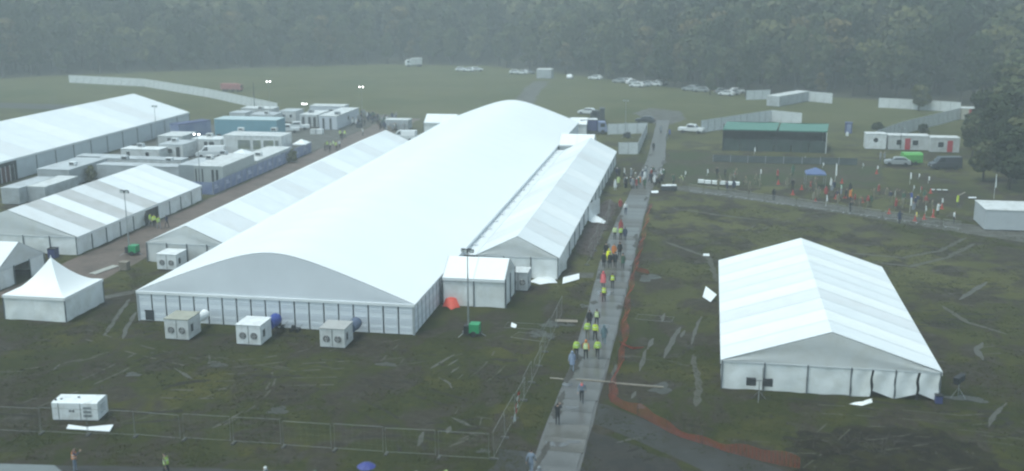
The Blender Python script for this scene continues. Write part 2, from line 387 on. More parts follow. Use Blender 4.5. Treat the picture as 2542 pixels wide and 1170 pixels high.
# grass tufts (uncountable)
def tufts(n=52000):
    x = rng.uniform(-75, 42, n*3); y = 58+rng.random(n*3)**1.5*95
    f = np.sin(x*.31+1.3*np.sin(y*.17))+np.sin(y*.43+1.7*np.sin(x*.23+2))+.8*np.sin(x*1.1+y*.7)+.6*np.sin(y*1.9-x*.8)
    ok = (f+rng.normal(0, .6, n*3) > .1)
    ok &= ~((x > -10.9) & (x < -7.3)) & ~((x > -71) & (x < -62.5) & (y > 96)) & ~((x > -52) & (x < -15) & (y > 91)) & ~((x > 1.8) & (x < 18) & (y > 82.4) & (y < 113.6))
    ok &= ~((x > -64.9) & (x < -58.3) & (y > 89) & (y < 97)) & ~((x < -10.9) & (y < 63.6+(x+20)*.1))
    x = x[ok][:n]; y = y[ok][:n]; n = len(x)
    k = 4; s = rng.uniform(.03, .075, n)
    V = np.zeros((n, k*3, 3)); 
    for j in range(k):
        a = rng.uniform(0, 2*np.pi, n); ox = np.cos(a)*rng.uniform(0, .22, n); oy = np.sin(a)*rng.uniform(0, .22, n)
        b = rng.uniform(0, 2*np.pi, n); w = s*.9
        V[:, j*3, 0] = x+ox+np.cos(b)*w; V[:, j*3, 1] = y+oy+np.sin(b)*w
        V[:, j*3+1, 0] = x+ox-np.cos(b)*w; V[:, j*3+1, 1] = y+oy-np.sin(b)*w
        V[:, j*3+2, 0] = x+ox+rng.normal(0, .07, n); V[:, j*3+2, 1] = y+oy+rng.normal(0, .07, n); V[:, j*3+2, 2] = s*.75
    me = bpy.data.meshes.new('grass'); N = n*k*3
    me.vertices.add(N); me.vertices.foreach_set('co', V.reshape(-1)); me.loops.add(N); me.loops.foreach_set('vertex_index', np.arange(N))
    me.polygons.add(N//3); me.polygons.foreach_set('loop_start', np.arange(0, N, 3)); me.update(); me.validate()
    me.materials.append(mat('grass_blade', (.038, .045, .014), .85, .3, .6, 0, (.056, .055, .02), .15, .45, .65, spec=.1))
    o = link('grass', me); o['kind'] = 'stuff'
tufts()
def litter(n=1800):
    """clods and trodden-in chips on the open ground"""
    mb = MB()
    for i in range(n):
        x = random.uniform(-60, 30); y = 60+random.random()**1.4*70
        if -10.9 < x < -7.3 or (-52 < x < -15 and y > 91) or (1.6 < x < 18.3 and 82 < y < 114) or (-65 < x < -58 and y > 88): continue
        if x < -10.9 and y < 69: continue
        if -8 < x < 15 and abs(y-(76-.78*(x+6.5))) < 3.6: continue
        s = random.uniform(.04, .14); a = random.random()*3
        c, d = math.cos(a)*s, math.sin(a)*s
        mb.add([(x+c,y+d,0),(x-d,y+c,0),(x-c,y-d,0),(x+d,y-c,0),(x,y,s*.8)], [(0,1,4),(1,2,4),(2,3,4),(3,0,4)])
    o = mb.build('mud_clods', mat('clod', (.036, .031, .024), .8, .4, .8, 0, (.075, .07, .058), .5, .58, .62, spec=.2)); o['kind'] = 'stuff'
litter()

# ------------------------------------------------------------------ marquees
def cloth_wall(name, M, root, p0, p1, h, amp=.05, gapb=0., sag=0.):
    """one hung wall sheet, wrinkled, between two posts (local coordinates)"""
    p0, p1 = Vector(p0), Vector(p1); d = p1-p0; nn = Vector((-d.y, d.x, 0)).normalized()
    ph = [random.random()*6 for _ in range(4)]
    def fn(u, v):
        e = math.sin(math.pi*u)*(1-v)**.6
        w = amp*e*(math.sin(5*u+ph[0]+3*v)+.6*math.sin(9*u-4*v+ph[1])+.5*math.sin(7*v+ph[2]))
        z = h*v + (gapb*(1-v)*abs(math.sin(3*u+ph[3])))
        return p0+d*u+nn*w+Vector((0, 0, z))
    mb = MB(); mb.grid(fn, 10, 6); return mb.build(name, M, root, smooth=True)

def marquee(label, x0, x1, y0, y1, eave, ridge, nb, nf, pal, wallM=WALLC, gabM=GABLED, rz=0, rails=True, rear=True, side=(True, True), sagb=.07, skip=(), lv=None, name='marquee', group=None, tint=None):
    w = x1-x0; Lg = y1-y0; hw = w/2
    root = thing(name, label, 'marquee' if name == 'marquee' else 'tent', ((x0+x1)/2, (y0+y1)/2, 0), rz, group)
    yb = [-Lg/2+Lg*i/nb for i in range(nb+1)]
    ov = .14; sl_ = (ridge-eave)/hw
    for i in range(nb):
        for sgn in (-1, 1):
            a, b = yb[i], yb[i+1]
            def fn(u, v, sgn=sgn, a=a, b=b):
                x = (hw+ov)*u; z = ridge-sl_*x
                s = sagb*math.sin(math.pi*v)*math.sin(math.pi*min(1, u*1.0))**.5 if 0 < u < 1 else 0
                return (sgn*x, a+(b-a)*v, z-s)
            mb = MB(); mb.grid(fn, 6, 5)
            me = mb.build('roof_panel', PVC[pal[i % len(pal)]], root, smooth=True)
    if rails:
        rail = MB()
        for sgn in (-1, 1):
            n = 1
            x = hw+ov
            rail.add([(0,-.035,ridge+.012),(0,.035,ridge+.012),(sgn*x,.035,ridge-sl_*x+.012),(sgn*x,-.035,ridge-sl_*x+.012)], [(0,1,2,3)] if sgn > 0 else [(3,2,1,0)])
        me = rail.mesh('roof_rail', BEAM)
        for y in yb: link('roof_rail', me, root, (0, max(-Lg/2+.036, min(Lg/2-.036, y)), 0))
    # edge fascia at the eaves
    for sgn in (-1, 1):
        MB().box(sgn*(hw+.10)-.03, sgn*(hw+.10)+.03, -Lg/2, Lg/2, eave-.34, eave-.06).build('valance', PVC[1], root)
    pm = MB().box(-.042, .042, -.05, .05, 0, eave-.05).mesh('post', POST)
    for gy, go in ((-Lg/2, -1), (Lg/2, 1)):
        if go > 0 and not rear: continue
        def gf(u, v, gy=gy, go=go):
            x = (u*2-1)*hw; top = ridge-sl_*abs(x)-.03; bot = eave-.10
            return (x, gy+go*(.02+.05*math.sin(7*u+5*v)*math.sin(math.pi*v)), bot+(top-bot)*v)
        mb = MB(); mb.grid(gf, 16, 5); mb.build('gable_panel', gabM, root, smooth=True)
        MB().box(-hw, hw, gy-.05 if go < 0 else gy-.03, gy+.03 if go < 0 else gy+.05, eave-.16, eave-.08).build('eave_beam', BEAM, root)
        for k in range(nf):
            if go < 0 and k in skip: continue
            xa, xb = -hw+w*k/nf, -hw+w*(k+1)/nf
            cloth_wall('wall_panel', wallM, root, (xa+.05, gy, 0), (xb-.05, gy, 0), eave-.12, .05 if go < 0 else .03, .06)
        for k in range(nf+1):
            link('post', pm, root, (-hw+w*k/nf, gy+go*.07, 0))
    for sgn, on in ((-1, side[0]), (1, side[1])):
        if not on: continue
        for i in range(nb):
            if (sgn, i) in skip: continue
            a, b = yb[i], yb[i+1]
            cloth_wall('wall_panel', wallM, root, (sgn*(hw-.02), a+.05, 0), (sgn*(hw-.02), b-.05, 0), eave-.12, .05, .05)
        for y in yb[1:-1]: link('post', pm, root, (sgn*(hw+.03), y, 0))
    return root

# the great marquee: rounded ridge, rigid wall panels
def great_marquee():
    x0, x1, y0, y1, ev, rd = -51.95, -25.28, 91.15, 217.0, 2.95, 7.12
    hw = (x1-x0)/2; Lg = y1-y0
    root = thing('marquee', 'huge bright white marquee with rounded ridge and rigid panelled walls', 'marquee', ((x0+x1)/2, (y0+y1)/2, 0))
    def prof(u):                      # u -1..1
        x = u*hw; a = abs(x); k = 3.6; s = .355
        top = rd
        z = top - s*(math.sqrt(a*a+k*k)-k)*(1.0)
        return z
    z_e = prof(1.0); sc = (rd-ev)/(rd-z_e)
    def P(u): return rd-(rd-prof(u))*sc
    nb = 25; ov = .16
    for i in range(nb):
        a, b = -Lg/2+Lg*i/nb, -Lg/2+Lg*(i+1)/nb
        def fn(u, v, a=a, b=b):
            uu = (u*2-1)*(1+ov/hw)
            return (uu*hw, a+(b-a)*v, P(uu)-.05*math.sin(math.pi*v)*math.cos(uu*1.45)**.5 if abs(uu) < 1 else P(uu))
        mb = MB(); mb.grid(fn, 32, 4); mb.build('roof_panel', PVCBIG, root, smooth=True)
    for gy, go in ((-Lg/2, -1), (Lg/2, 1)):
        def gf(u, v, gy=gy, go=go):
            x = (u*2-1)*hw; top = P(u*2-1)-.03; bot = ev-.12
            return (x, gy+go*(.02+.03*math.sin(9*u)*math.sin(math.pi*v)), bot+max(0, top-bot)*v)
        mb = MB(); mb.grid(gf, 32, 5); mb.build('gable_panel', GABLEC, root, smooth=True)
        MB().box(-hw-.1, hw+.1, gy-.12 if go < 0 else gy-.02, gy+.02 if go < 0 else gy+.12, ev-.30, ev-.06).build('eave_beam', PVC[1], root)
    for s in (-1, 1):
        MB().box(s*(hw+.11)-.05, s*(hw+.11)+.05, -Lg/2, Lg/2, ev-.26, ev-.05).build('eave_beam', PVC[1], root)
    # rigid panels of the front, each with raised bands
    n = 19; pw = 2*hw/n
    mb = MB(); mb.box(-pw/2+.075, pw/2-.075, -.03, .03, .05, ev-.3)
    for z in (.38, .55, 1.42, 1.98, 2.16): mb.box(-pw/2+.17, pw/2-.17, -.048, -.031, z, z+.10, 1)
    mb.box(-pw/2+.17, pw/2-.17, -.042, -.031, .9, 1.35, 1)
    pmesh = mb.mesh('wall_panel', [PANEL, PANEL2])
    post = MB().box(-.045, .045, -.05, .05, 0, ev-.3).mesh('post', POST)
    big = MB().box(-.10, .10, -.10, .10, 0, ev-.3).mesh('corner_post', ALU)
    for k in range(n): link('wall_panel', pmesh, root, (-hw+pw*(k+.5), -Lg/2, 0))
    for k in range(1, n): link('post', post, root, (-hw+pw*k, -Lg/2, 0))
    for s in (-1, 1): link('corner_post', big, root, (s*hw, -Lg/2, 0))
    for s in (-1, 1):
        for k in range(8):
            link('wall_panel', pmesh, root, (s*hw, -Lg/2+pw*(k+.5), 0), s*math.pi/2)
            link('post', post, root, (s*hw, -Lg/2+pw*(k+1), 0))
        MB().box(s*hw-.03, s*hw+.03, -Lg/2+pw*8+.06, Lg/2, 0, ev-.3).build('wall_panel', PANEL, root)
    return root
great_marquee()

marquee('low annex marquee joined along one side of the huge marquee, beside the brick lane', -61.95, -52.25, 111.6, 190.2, 2.3, 4.35, 16, 4, [1, 2, 0, 1, 1, 2, 1], GABLED)
def right_annex():
    r = marquee('long annex marquee between the huge marquee and the walking road', -23.75, -15.0, 111.6, 184.6, 2.42, 4.58, 15, 3, [1, 2, 1, 0, 1], skip=((1, 0), (1, 6)))
    # gutter sheet between the two roofs
    g = MB()
    for k in range(18):
        y = -36.5+4.05*k
        g.box(-5.86, -4.54, y, y+3.97, 2.31, 2.35)
        g.box(-5.62, -5.2, y, y+.12, 2.35, 2.55)
    g.build('gutter', PVC[1], r)
    cloth_wall('wall_panel', WALLC, r, (4.35, -36.4, 0), (4.7, -31.7, 0), 2.3, .14, .1)
    cloth_wall('wall_panel', WALLC, r, (4.35, -7.2, 0), (5.5, -2.7, 0), 2.2, .2, .1)
    return r
right_annex()
marquee('striped white marquee standing alone on the trampled field, walls loose at the front', 1.86, 18.05, 82.5, 113.6, 2.38, 5.06, 10, 5, [1, 0, 1, 2, 0, 1, 1, 0, 1, 0], skip=(3, 4))
marquee('white and grey striped marquee beside the brick lane with people at its doorway', -88.3, -71.4, 112.8, 145.2, 2.25, 5.12, 10, 5, [2, 3, 0, 3, 2, 3, 1, 0, 0, 1], skip=((1, 5),))
marquee('largest white marquee at the back of the container compound', -132.9, -108.3, 140, 217, 3.45, 7.15, 14, 6, [1, 0, 1, 2, 1, 1, 0, 1], wallM=mat('wall_cloth_grey', (.50, .55, .58), .55, .06, .8, .1), skip=((1, 2),))
marquee('small frame tent with open flap at the picture edge, behind the pointed tent', -4.1+0, 4.1+0, -7, 7, 2.1, 4.25, 3, 3, [1, 0, 2], rz=math.pi/2, skip=(1,), name='frame_tent').location = (-78.2, 101.9, 0)
def link_tent(label, cx, cy, Lx, wy, ev, rd, n=2, pal=(0, 0)):
    r = marquee(label, -wy/2, wy/2, -Lx/2, Lx/2, ev, rd, n, 2, list(pal), rz=math.pi/2, name='link_tent', sagb=.03)
    r.location = (cx, cy, 0); return r
link_tent('short two-bay link tent against the corner of the huge marquee, orange heap at its foot', -21.75, 103.1, 6.2, 5.2, 2.95, 4.38)
link_tent('link tent at the far end of the long annex, just past its last bay', -22.1, 189.6, 6.0, 5.4, 2.95, 4.45, 2, (0, 0))
link_tent('link tent off the back corner of the huge marquee beside the blue lorry', -25.6, 221.3, 3.6, 4.2, 2.3, 3.3, 2, (0, 1))
link_tent('low link tent at the back of the huge marquee, on the container side', -53.7, 219.6, 6.6, 5.0, 2.3, 3.7, 2, (1, 1))

# torn flaps, fallen cloth and glazed doors belonging to the marquees
def cloth_heap(label, pts, h, M, cat='cloth', name='fallen_cloth'):
    P = [G(*p) for p in pts]; c = sum(P, Vector())/len(P); n = len(P)
    mb = MB(); V = [p-c for p in P]; V2_ = [p.lerp(Vector(), .45)+Vector((random.uniform(-.1,.1), random.uniform(-.1,.1), h*random.uniform(.6, 1))) for p in V]
    mid = [(a+b)/2*.98+Vector((0,0,h*.35*random.random())) for a, b in zip(V, V[1:]+V[:1])]
    ring = [q for a, b in zip(V, mid) for q in (a+Vector((0,0,.015)), b+Vector((0,0,.015)))]
    N = len(ring); inner = [q.lerp(Vector(), .4)+Vector((0,0,h*random.uniform(.5, 1))) for q in ring]
    top = Vector((0, 0, h*.9))
    mb.add(ring+inner+[top], [(i, (i+1) % N, N+(i+1) % N, N+i) for i in range(N)]+[(N+i, N+(i+1) % N, 2*N) for i in range(N)])
    return tag(mb.build(name, M, None, c, smooth=True), label, cat)
def board(label, pts, z, M, name='wall_board', cat='board', th=.04):
    P = [G(p[0], p[1], zz) for p, zz in zip(pts, z)]; c = sum(P, Vector())/len(P); c.z = 0
    n = len(P); mb = MB()
    mb.add([p-c+Vector((0,0,.02)) for p in P]+[p-c+Vector((0,0,th+.02)) for p in P], [tuple(range(n))[::-1], tuple(range(n, 2*n))]+[(i, (i+1) % n, n+(i+1) % n, n+i) for i in range(n)])
    return tag(mb.build(name, M, None, c), label, cat)
cloth_heap('white wall cloth fallen in folds at the annex marquee corner', [(1312,700),(1340,690),(1378,694),(1384,703),(1340,707)], .35, PVC[1])
board('white board lying tilted on the grass by the annex corner', [(1396,706),(1438,694),(1438,680),(1398,690)], [.05, .05, .3, .25], PVC[0])
cloth_heap('strip of torn white cloth trailing from the annex wall halfway along', [(1452,545),(1470,553),(1500,556),(1505,550),(1480,536),(1462,532)], .3, PVC[1])
board('white square panel propped in the mud beside the striped lone marquee', [(1744,738),(1764,751),(1779,733),(1752,712)], [.15, .1, .7, .9], PVC[1])
board('long white roof sheet lying on the grass before the generator', [(165,1066),(272,1073),(282,1056),(215,1062),(170,1056)], [.06,.06,.18,.10,.20], PVC[1], 'fallen_sheet', 'sheet')
cloth_heap('thin white rag trailing out of the lone marquee front', [(2108,1004),(2140,1008),(2166,1000),(2164,990),(2140,1000)], .12, PVC[0])
cloth_heap('crumpled orange plastic heap at the foot of the link tent', [(1098,762),(1120,770),(1142,764),(1132,748),(1110,748)], 1.0, mat('orange_plastic', (.62, .09, .06), .6, .12, 2, .3), 'heap', 'plastic_heap')
board('pale plank lying in the grass behind the puddles', [(1378,800),(1434,802),(1434,796),(1378,794)], [.05]*4, TIMBER, 'plank', 'plank')
board('scrap of white sheet near the two puddled fence panels', [(1268,812),(1280,816),(1283,808),(1270,802)], [.03,.03,.1,.1], PVC[0], 'fallen_sheet', 'sheet')
board('bent pale sheet on open grass up the field', [(1745,636),(1762,637),(1760,631),(1746,631)], [.05,.05,.2,.2], PVC[2], 'fallen_sheet', 'sheet')
board('white curved board on the ground by the road junction', [(1618,480),(1634,480),(1634,474),(1616,475)], [.05,.05,.15,.15], PVC[0])

for lb, pts in board_late: board(lb, pts, [.1,.1,.02,.02], TARP, 'tarpaulin', 'tarpaulin')
# flaps of the lone marquee front (two sheets gathered up, dark openings between)
def loose_front():
    root = [o for o in COL.objects if o.get('label', '').startswith('striped white marquee standing')][0]
    hw = 8.095; gy = -15.55; w = 16.19/5
    def flap(xa, xb, za, zb):
        def fn(u, v):
            x = xa+(xb-xa)*u; zb_ = za+(zb-za)*u
            return (x+.05*math.sin(8*v), gy-.02-.08*math.sin(math.pi*v)*math.sin(6*u+1), zb_+(2.26-zb_)*v)
        mb = MB(); mb.grid(fn, 10, 8); mb.build('wall_panel', WALLC, root, smooth=True)
    a = -hw+3*w
    flap(a+.05, a+1.45, 0., .05); flap(a+1.62, a+w-.05, .55, 0.)
    flap(a+w+.05, a+w+1.55, 0., .45); flap(a+w+1.75, a+2*w-.05, .55, 0.)
    MB().box(a, a+2*w, gy+.9, gy+.94, 0, 2.1).build('inner_wall', DARK, root)
    for x in (a+1.52, a+w+1.65): MB().box(x-.1, x+.1, gy+.03, gy+.06, 0, 1.5).build('opening', BLACK, root)
loose_front()
def bigdoors():
    root = [o for o in COL.objects if o.get('label', '').startswith('largest white')][0]
    hw = 12.3; a = -38.5+5.5*2
    MB().box(hw-.2, hw-.1, a+.1, a+5.4, 0, 3.1).build('door_wall', DARK, root)
    for k in range(4):
        y = a+.5+1.15*k
        d = MB().box(hw-.09, hw-.04, y, y+1.0, .05, 2.4).build('door', mat('door_maroon', (.10, .035, .04), .4, .1, 2) if k in (1, 2) else GLASS, root)
        fr = MB()
        for yy in (y-.06, y+1.0): fr.box(hw-.1, hw-.02, yy, yy+.06, 0, 2.5)
        fr.build('frame', WHITE, d)
bigdoors()
def lanedoor():
    root = [o for o in COL.objects if o.get('label', '').startswith('white and grey striped')][0]
    MB().box(8.2, 8.25, .05, 3.2, 0, 2.1).build('doorway', DARK, root)
lanedoor()

def pagoda():
    x0, x1, y0, y1 = -64.75, -58.42, 89.4, 96.1; ev, pk = 2.38, 5.35
    hx, hy = (x1-x0)/2, (y1-y0)/2
    root = thing('pagoda_tent', 'white pointed pagoda tent with swept roof and closed walls, alone by the lane', 'tent', ((x0+x1)/2, (y0+y1)/2, 0))
    for q in range(4):
        a = q*math.pi/2
        def fn(u, v, a=a):
            s = 1-v; t = (u*2-1)
            z = ev+(pk-ev)*(v**1.75)+.0
            x, y = t*s*1.015, -s*1.015
            z -= .10*math.sin(math.pi*u)*(1-v)*v
            c, d = math.cos(a), math.sin(a)
            return ((x*c-y*d)*hx, (x*d+y*c)*hy, z)
        mb = MB(); mb.grid(fn, 12, 12); mb.build('roof_panel', PVC[0], root, smooth=True)
    MB().tube([(0,0,pk-.25), (0,0,pk+.18)], [.09, .03], 8).build('finial', PVC[1], root)
    for p0, p1 in (((-hx,-hy,0),(0,-hy,0)), ((0,-hy,0),(hx,-hy,0)), ((hx,-hy,0),(hx,0,0)), ((hx,0,0),(hx,hy,0)), ((-hx,hy,0),(-hx,-hy,0)), ((hx,hy,0),(-hx,hy,0))):
        cloth_wall('wall_panel', WALLC, root, p0, p1, ev-.02, .07, .03)
    for s in (-1, 1):
        MB().box(-hx, hx, s*hy-.03 if s > 0 else s*hy-.06, s*hy+.06 if s > 0 else s*hy+.03, ev-.28, ev-.02).build('valance', PVC[0], root)
        MB().box(s*hx-.03 if s > 0 else s*hx-.06, s*hx+.06 if s > 0 else s*hx+.03, -hy-.06, hy+.06, ev-.28, ev-.022).build('valance', PVC[0], root)
    for sx, sy in ((-1,-1),(1,-1),(1,1),(-1,1)): MB().box(sx*hx-.05, sx*hx+.05, sy*hy-.05, sy*hy+.05, 0, ev-.3).build('post', POST, root)
pagoda()

# ------------------------------------------------------------------ cabins, containers, plant
def boxthing(name, label, cat, A, w, d, h, M, roofM=ROOFG, rz=0., group=None, doors=(), wins=(), ribs=0, sidewin=(), B=None, skirt=True, doorM=DARK, winM=None):
    """cabin or container: A is the pixel of its front left foot; x runs along the front, y away"""
    a = G(*A)
    if B: _, b, w, rz = frame(A, B)
    root = thing(name, label, cat, a, rz, group)
    z0 = .12 if skirt else 0.
    MB().box(0, w, 0, d, z0, h-.12).build('body', M, root)
    rf = MB().box(-.05, w+.05, -.05, d+.05, h-.12, h)
    rf.build('roof', roofM, root)
    if skirt:
        sk_ = MB()
        for x in (.2, w-.4):
            for y in (.2, d-.4): sk_.box(x, x+.2, y, y+.2, 0, z0)
        sk_.build('foot', DARK, root)
    if ribs:
        r_ = MB(); n = max(2, int(w/ribs)); m_ = max(2, int(d/ribs))
        for i in range(n): r_.box(w*(i+.25)/n, w*(i+.75)/n, -.028, 0, z0+.12, h-.24)
        for i in range(m_): r_.box(w, w+.028, d*(i+.25)/m_, d*(i+.75)/m_, z0+.12, h-.24)
        r_.build('corrugation', M, root)
    for (x, dw, dh, *mm) in doors:
        D = MB().box(x, x+dw, -.045, -.003, z0+.04, z0+dh).build('door', mm[0] if mm else doorM, root)
        MB().box(x+dw*.8, x+dw*.86, -.08, -.046, z0+dh*.48, z0+dh*.54).build('handle', STEEL, D)
    for (x, ww, zz, wh) in wins:
        Fm = MB()
        Fm.box(x-.06, x+ww+.06, -.05, -.003, zz-.06, zz); Fm.box(x-.06, x+ww+.06, -.05, -.003, zz+wh, zz+wh+.06)
        Fm.box(x-.06, x, -.05, -.003, zz, zz+wh); Fm.box(x+ww, x+ww+.06, -.05, -.003, zz, zz+wh)
        wo_ = MB().box(x, x+ww, -.03, -.004, zz, zz+wh).build('window', winM or GLASS, root); Fm.build('frame', WHITE, wo_)
    for (y, ww, zz, wh) in sidewin:
        MB().box(w+.003, w+.04, y, y+ww, zz, zz+wh).build('window', GLASS, root)
    return root

# left compound
GC = 'portable cabins and containers in the compound'
BT = boxthing
BT('container', 'grey container beside the open grass at the picture edge, nearest the striped marquee', 'container', (6,508), 2.8, 9, 2.45, GREYC, group=GC, ribs=.35)
BT('container', 'grey container close behind the striped marquee ridge, second in its pair', 'container', (66,503), 3.1, 8.5, 2.4, GREYC, WHITE2, group=GC, ribs=.35)
BT('container', 'flat roofed grey container running beside the largest marquee wall', 'container', (96,462), 5.4, 11, 2.7, GREYC, group=GC, ribs=.4)
BT('container', 'longest low container lying across the compound behind the striped marquee', 'container', (243,449), 14.1, 2.6, 2.6, GREYC, ROOFG, group=GC, ribs=.45)
BT('container', 'low container second in the row behind the longest one', 'container', (250,430), 14.4, 2.6, 2.55, WHITE2, ROOFG, group=GC, ribs=.45)
BT('container', 'short pale container against the largest marquee wall', 'container', (192,424), 8.0, 2.5, 2.5, CABIN, ROOFG, group=GC, ribs=.45)
BT('cabin', 'bright white roofed trailer cabin among the grey containers', 'cabin', (302,400), 7.2, 3.2, 2.2, WHITE2, WHITE, group=GC, wins=((1.0,.7,.9,.8),(4.6,.7,.9,.8)))
BT('cabin', 'pale cabin with two dark doors beside the bright roofed trailer', 'cabin', (397,394), 4.5, 5.5, 2.6, WHITE2, ROOFG, group=GC, doors=((.35,.7,2.0),(3.2,.7,2.0)), wins=((1.6,.9,1.0,.8),))
BT('cabin', 'pale cabin with a dark post frame behind the two-door cabin', 'cabin', (394,370), 4.8, 6, 2.5, CABIN, WHITE2, group=GC, doors=((1.9,.8,2.0),))
BT('cabin', 'cabin with open dark doorway under the two bright work lamps', 'cabin', (478,381), 5.6, 4, 2.7, WHITE2, WHITE, group=GC, doors=((.2,.8,2.1),(2.4,.6,2.1),(3.4,.9,2.1)))
BT('container', 'dark grey container end beside the slotted cabin', 'container', (446,456), 2.9, 7, 3.0, mat('container_slate', (.26, .29, .31), .5, .1, 1), ROOFG, group=GC, ribs=.4)
BT('cabin', 'tall grey cabin with five narrow dark slots facing the striped marquee', 'cabin', (485,469), 4.6, 12, 3.6, mat('cabin_olive', (.37, .40, .39), .5, .06, 1), WHITE2, group=GC,
   doors=((.18,.22,3.0),(.72,.2,3.0),(1.22,.22,3.0),(2.8,.38,2.9),(3.5,.38,2.9)))
BT('cabin', 'long pale cabin block along the lane behind the blue boards', 'cabin', (578,432), 4.3, 15, 2.3, CABIN, WHITE2, group=GC, sidewin=((2.0,.8,1.2,.6),(6.2,.8,1.2,.6),(10.5,.8,1.2,.6)))
BT('cabin', 'wide white cabin block with a row of curtained windows', 'cabin', (557,386), 11.0, 5, 3.7, WHITE2, WHITE2, group=GC, wins=((2.7,2.4,1.2,1.7),(5.6,1.5,1.2,1.7),(7.6,1.9,1.2,1.7),(9.8,.7,.8,2.1)), winM=mat('curtained_glass', (.17, .19, .18), .3, .25, 1.2, 0, (.20, .22, .15), .5))
BT('trailer', 'teal double-height trailer with pale flat roof behind the windowed cabins', 'trailer', (536,363), 12.4, 4.4, 5.2, TEAL, mat('pale_teal_roof', (.42, .52, .54), .5, .05, 1), group=GC, doors=((.3,.9,2.2),))
BT('cabin', 'white cabin with two dark doors at the end of the compound facing the lane', 'cabin', (793,323), 3.9, 15, 3.0, mat('cabin_lilac', (.50, .53, .57), .5, .05, 1), WHITE2, group=GC, doors=((.75,.42,2.4),(2.3,.42,2.4)), sidewin=((7.0,.8,1.2,.9),))
BT('cabin', 'long pale cabin behind the two-door cabin at the compound end', 'cabin', (770,292), 8.0, 4, 2.7, mat('cabin_lilac', (.5,.53,.57)), WHITE2, group=GC, wins=((4.4,1.2,1.1,.8),))
BT('cabin', 'pale cabin with a dark open door beside the bright lamp cluster', 'cabin', (745,316), 3.9, 8, 2.7, CABIN, WHITE2, group=GC, doors=((.5,.6,2.1),(1.9,.6,2.1),(3.0,.6,2.1)))
BT('cabin', 'small white cabin with grey roof behind the teal trailer', 'cabin', (571,308), 3.6, 4, 2.5, CABIN, ROOFG, group=GC)
BT('cabin', 'long low pale cabin behind the thin dark mast', 'cabin', (600,296), 7.4, 4, 2.5, CABIN, WHITE2, group=GC, wins=((1.5,1,1.1,.8),(5.2,1,1.1,.8)))
BT('cabin', 'flat cabin with small square windows above the two pickups', 'cabin', (622,312), 5.4, 5, 2.4, WHITE2, ROOFG, group=GC, wins=((1.,.7,1.1,.7),(3.6,.7,1.1,.7)))
BT('cabin', 'pale cabin between the pickups and the lamp cluster', 'cabin', (694,304), 3.8, 5, 2.5, WHITE2, ROOFG, group=GC, wins=((.8,.6,1.1,.7),(2.4,.6,1.1,.7)))
BT('lorry_trailer', 'blue sheeted lorry trailer standing beside the teal trailer', 'trailer', (445,345), 6, 2.6, 2.9, BLUE, NAVY, B=(525,333), group=None, ribs=.8)
BT('container', 'white container at the wood edge where the gravel track enters', 'container', (1332,196), 4.6, 5, 2.9, GREYC, WHITE2, ribs=.4)
BT('container', 'low grey container among the crowd beyond the compound end', 'container', (956,322), 5.0, 3, 2.1, GREYC, WHITE2, ribs=.45)
# far right compound
BT('cabin', 'white cabin with a round dark window beside the hoarding', 'cabin', (2148,371), 3.6, 2.8, 2.9, WHITE, WHITE2, doors=())
BT('cabin', 'grey cabin with red door between two windows behind the green trailer', 'cabin', (2204,373), 7.1, 3, 2.75, CABIN, WHITE2, wins=((1.4,.9,1.0,.95),(4.2,1.0,1.0,.95)), doors=((2.9,.95,2.1,RED),))
BT('cabin', 'grey cabin with red door and one window, half hidden by the tree', 'cabin', (2308,379), 5.0, 3, 2.75, CABIN, WHITE2, wins=((1.3,1.0,1.0,.95),), doors=((2.9,.95,2.1,RED),))
BT('cabin', 'farthest red-doored cabin at the end of the sloping hoarding', 'cabin', (2386,298), 6.2, 3, 2.6, mat('cabin_cream', (.50, .49, .42), .5, .06, 1), WHITE2, wins=((3.3,.8,1.0,.8),), doors=((1.5,1.1,2.2,RED),))
BT('container', 'long white container lying out on the green meadow between hoardings', 'container', (1934,266), 8, 3.4, 2.6, GREYC, WHITE2, B=(2008,252), ribs=.45)
BT('cabin', 'white and grey cabin cut off by the picture edge above the gravel path', 'cabin', (2443,572), 8, 6, 2.7, mat('cabin_edge', (.44, .47, .49), .5, .05, 1), WHITE2, wins=((4.9,.8,.9,.9),), doors=((2.0,.9,2.05,mat('cabin_edge', (.44,.47,.49))),))
rw = [o for o in COL.objects if o.get('label', '').startswith('white cabin with a round')][0]
c_ = MB(); c_.prism([(1.75+.42*math.cos(t), 1.75+.42*math.sin(t)) for t in [2*math.pi*i/20 for i in range(20)]], 'y', -.03, -.003); c_.build('window', GLASS, rw)

# blue boards along the lane
def hoarding(label, base, h, M, step=2.4, name='hoarding', post=STEEL, feet=False, marks=False):
    P = [G(*p) if len(p) == 2 and not isinstance(p, Vector) else p for p in base]
    root = thing(name, label, 'fence', P[0])
    pm = MB().box(-.04, .04, -.04, .04, 0, h+.05).mesh('post', post)
    for a, b in zip(P[:-1], P[1:]):
        L_ = (b-a).length; n = max(1, round(L_/step)); rz = math.atan2((b-a).y, (b-a).x); w = L_/n
        me = MB().box(.05, w-.05, -.02, .02, .06, h).mesh('panel', M)
        for i in range(n):
            q = a.lerp(b, i/n)-P[0]
            link('post', pm, root, q, rz)
            o = link('panel', me, root, q, rz); o.rotation_euler.x = random.uniform(-.03, .03)
            if marks and i % 2 == 0:
                mm = MB(); mm.box(w*.22, w*.62, -.035, -.021, h*.62, h*.70); mm.box(w*.22, w*.80, -.035, -.021, h*.45, h*.53)
                mm.build('printed_mark', mat('print_white', (.5, .53, .62)), o)
    return root
hoarding('blue site boards with small white print along the lane beyond the striped marquee', [V2(-75.6,149.4), V2(-71.5,149.2), V2(-71.2,190)], 1.9, BLUE, 2.05, marks=True)
hoarding('long white hoarding crossing the grass behind the largest marquee', [(172,206),(360,216),(520,243),(690,281)], 2.35, GATEW, 3.0)
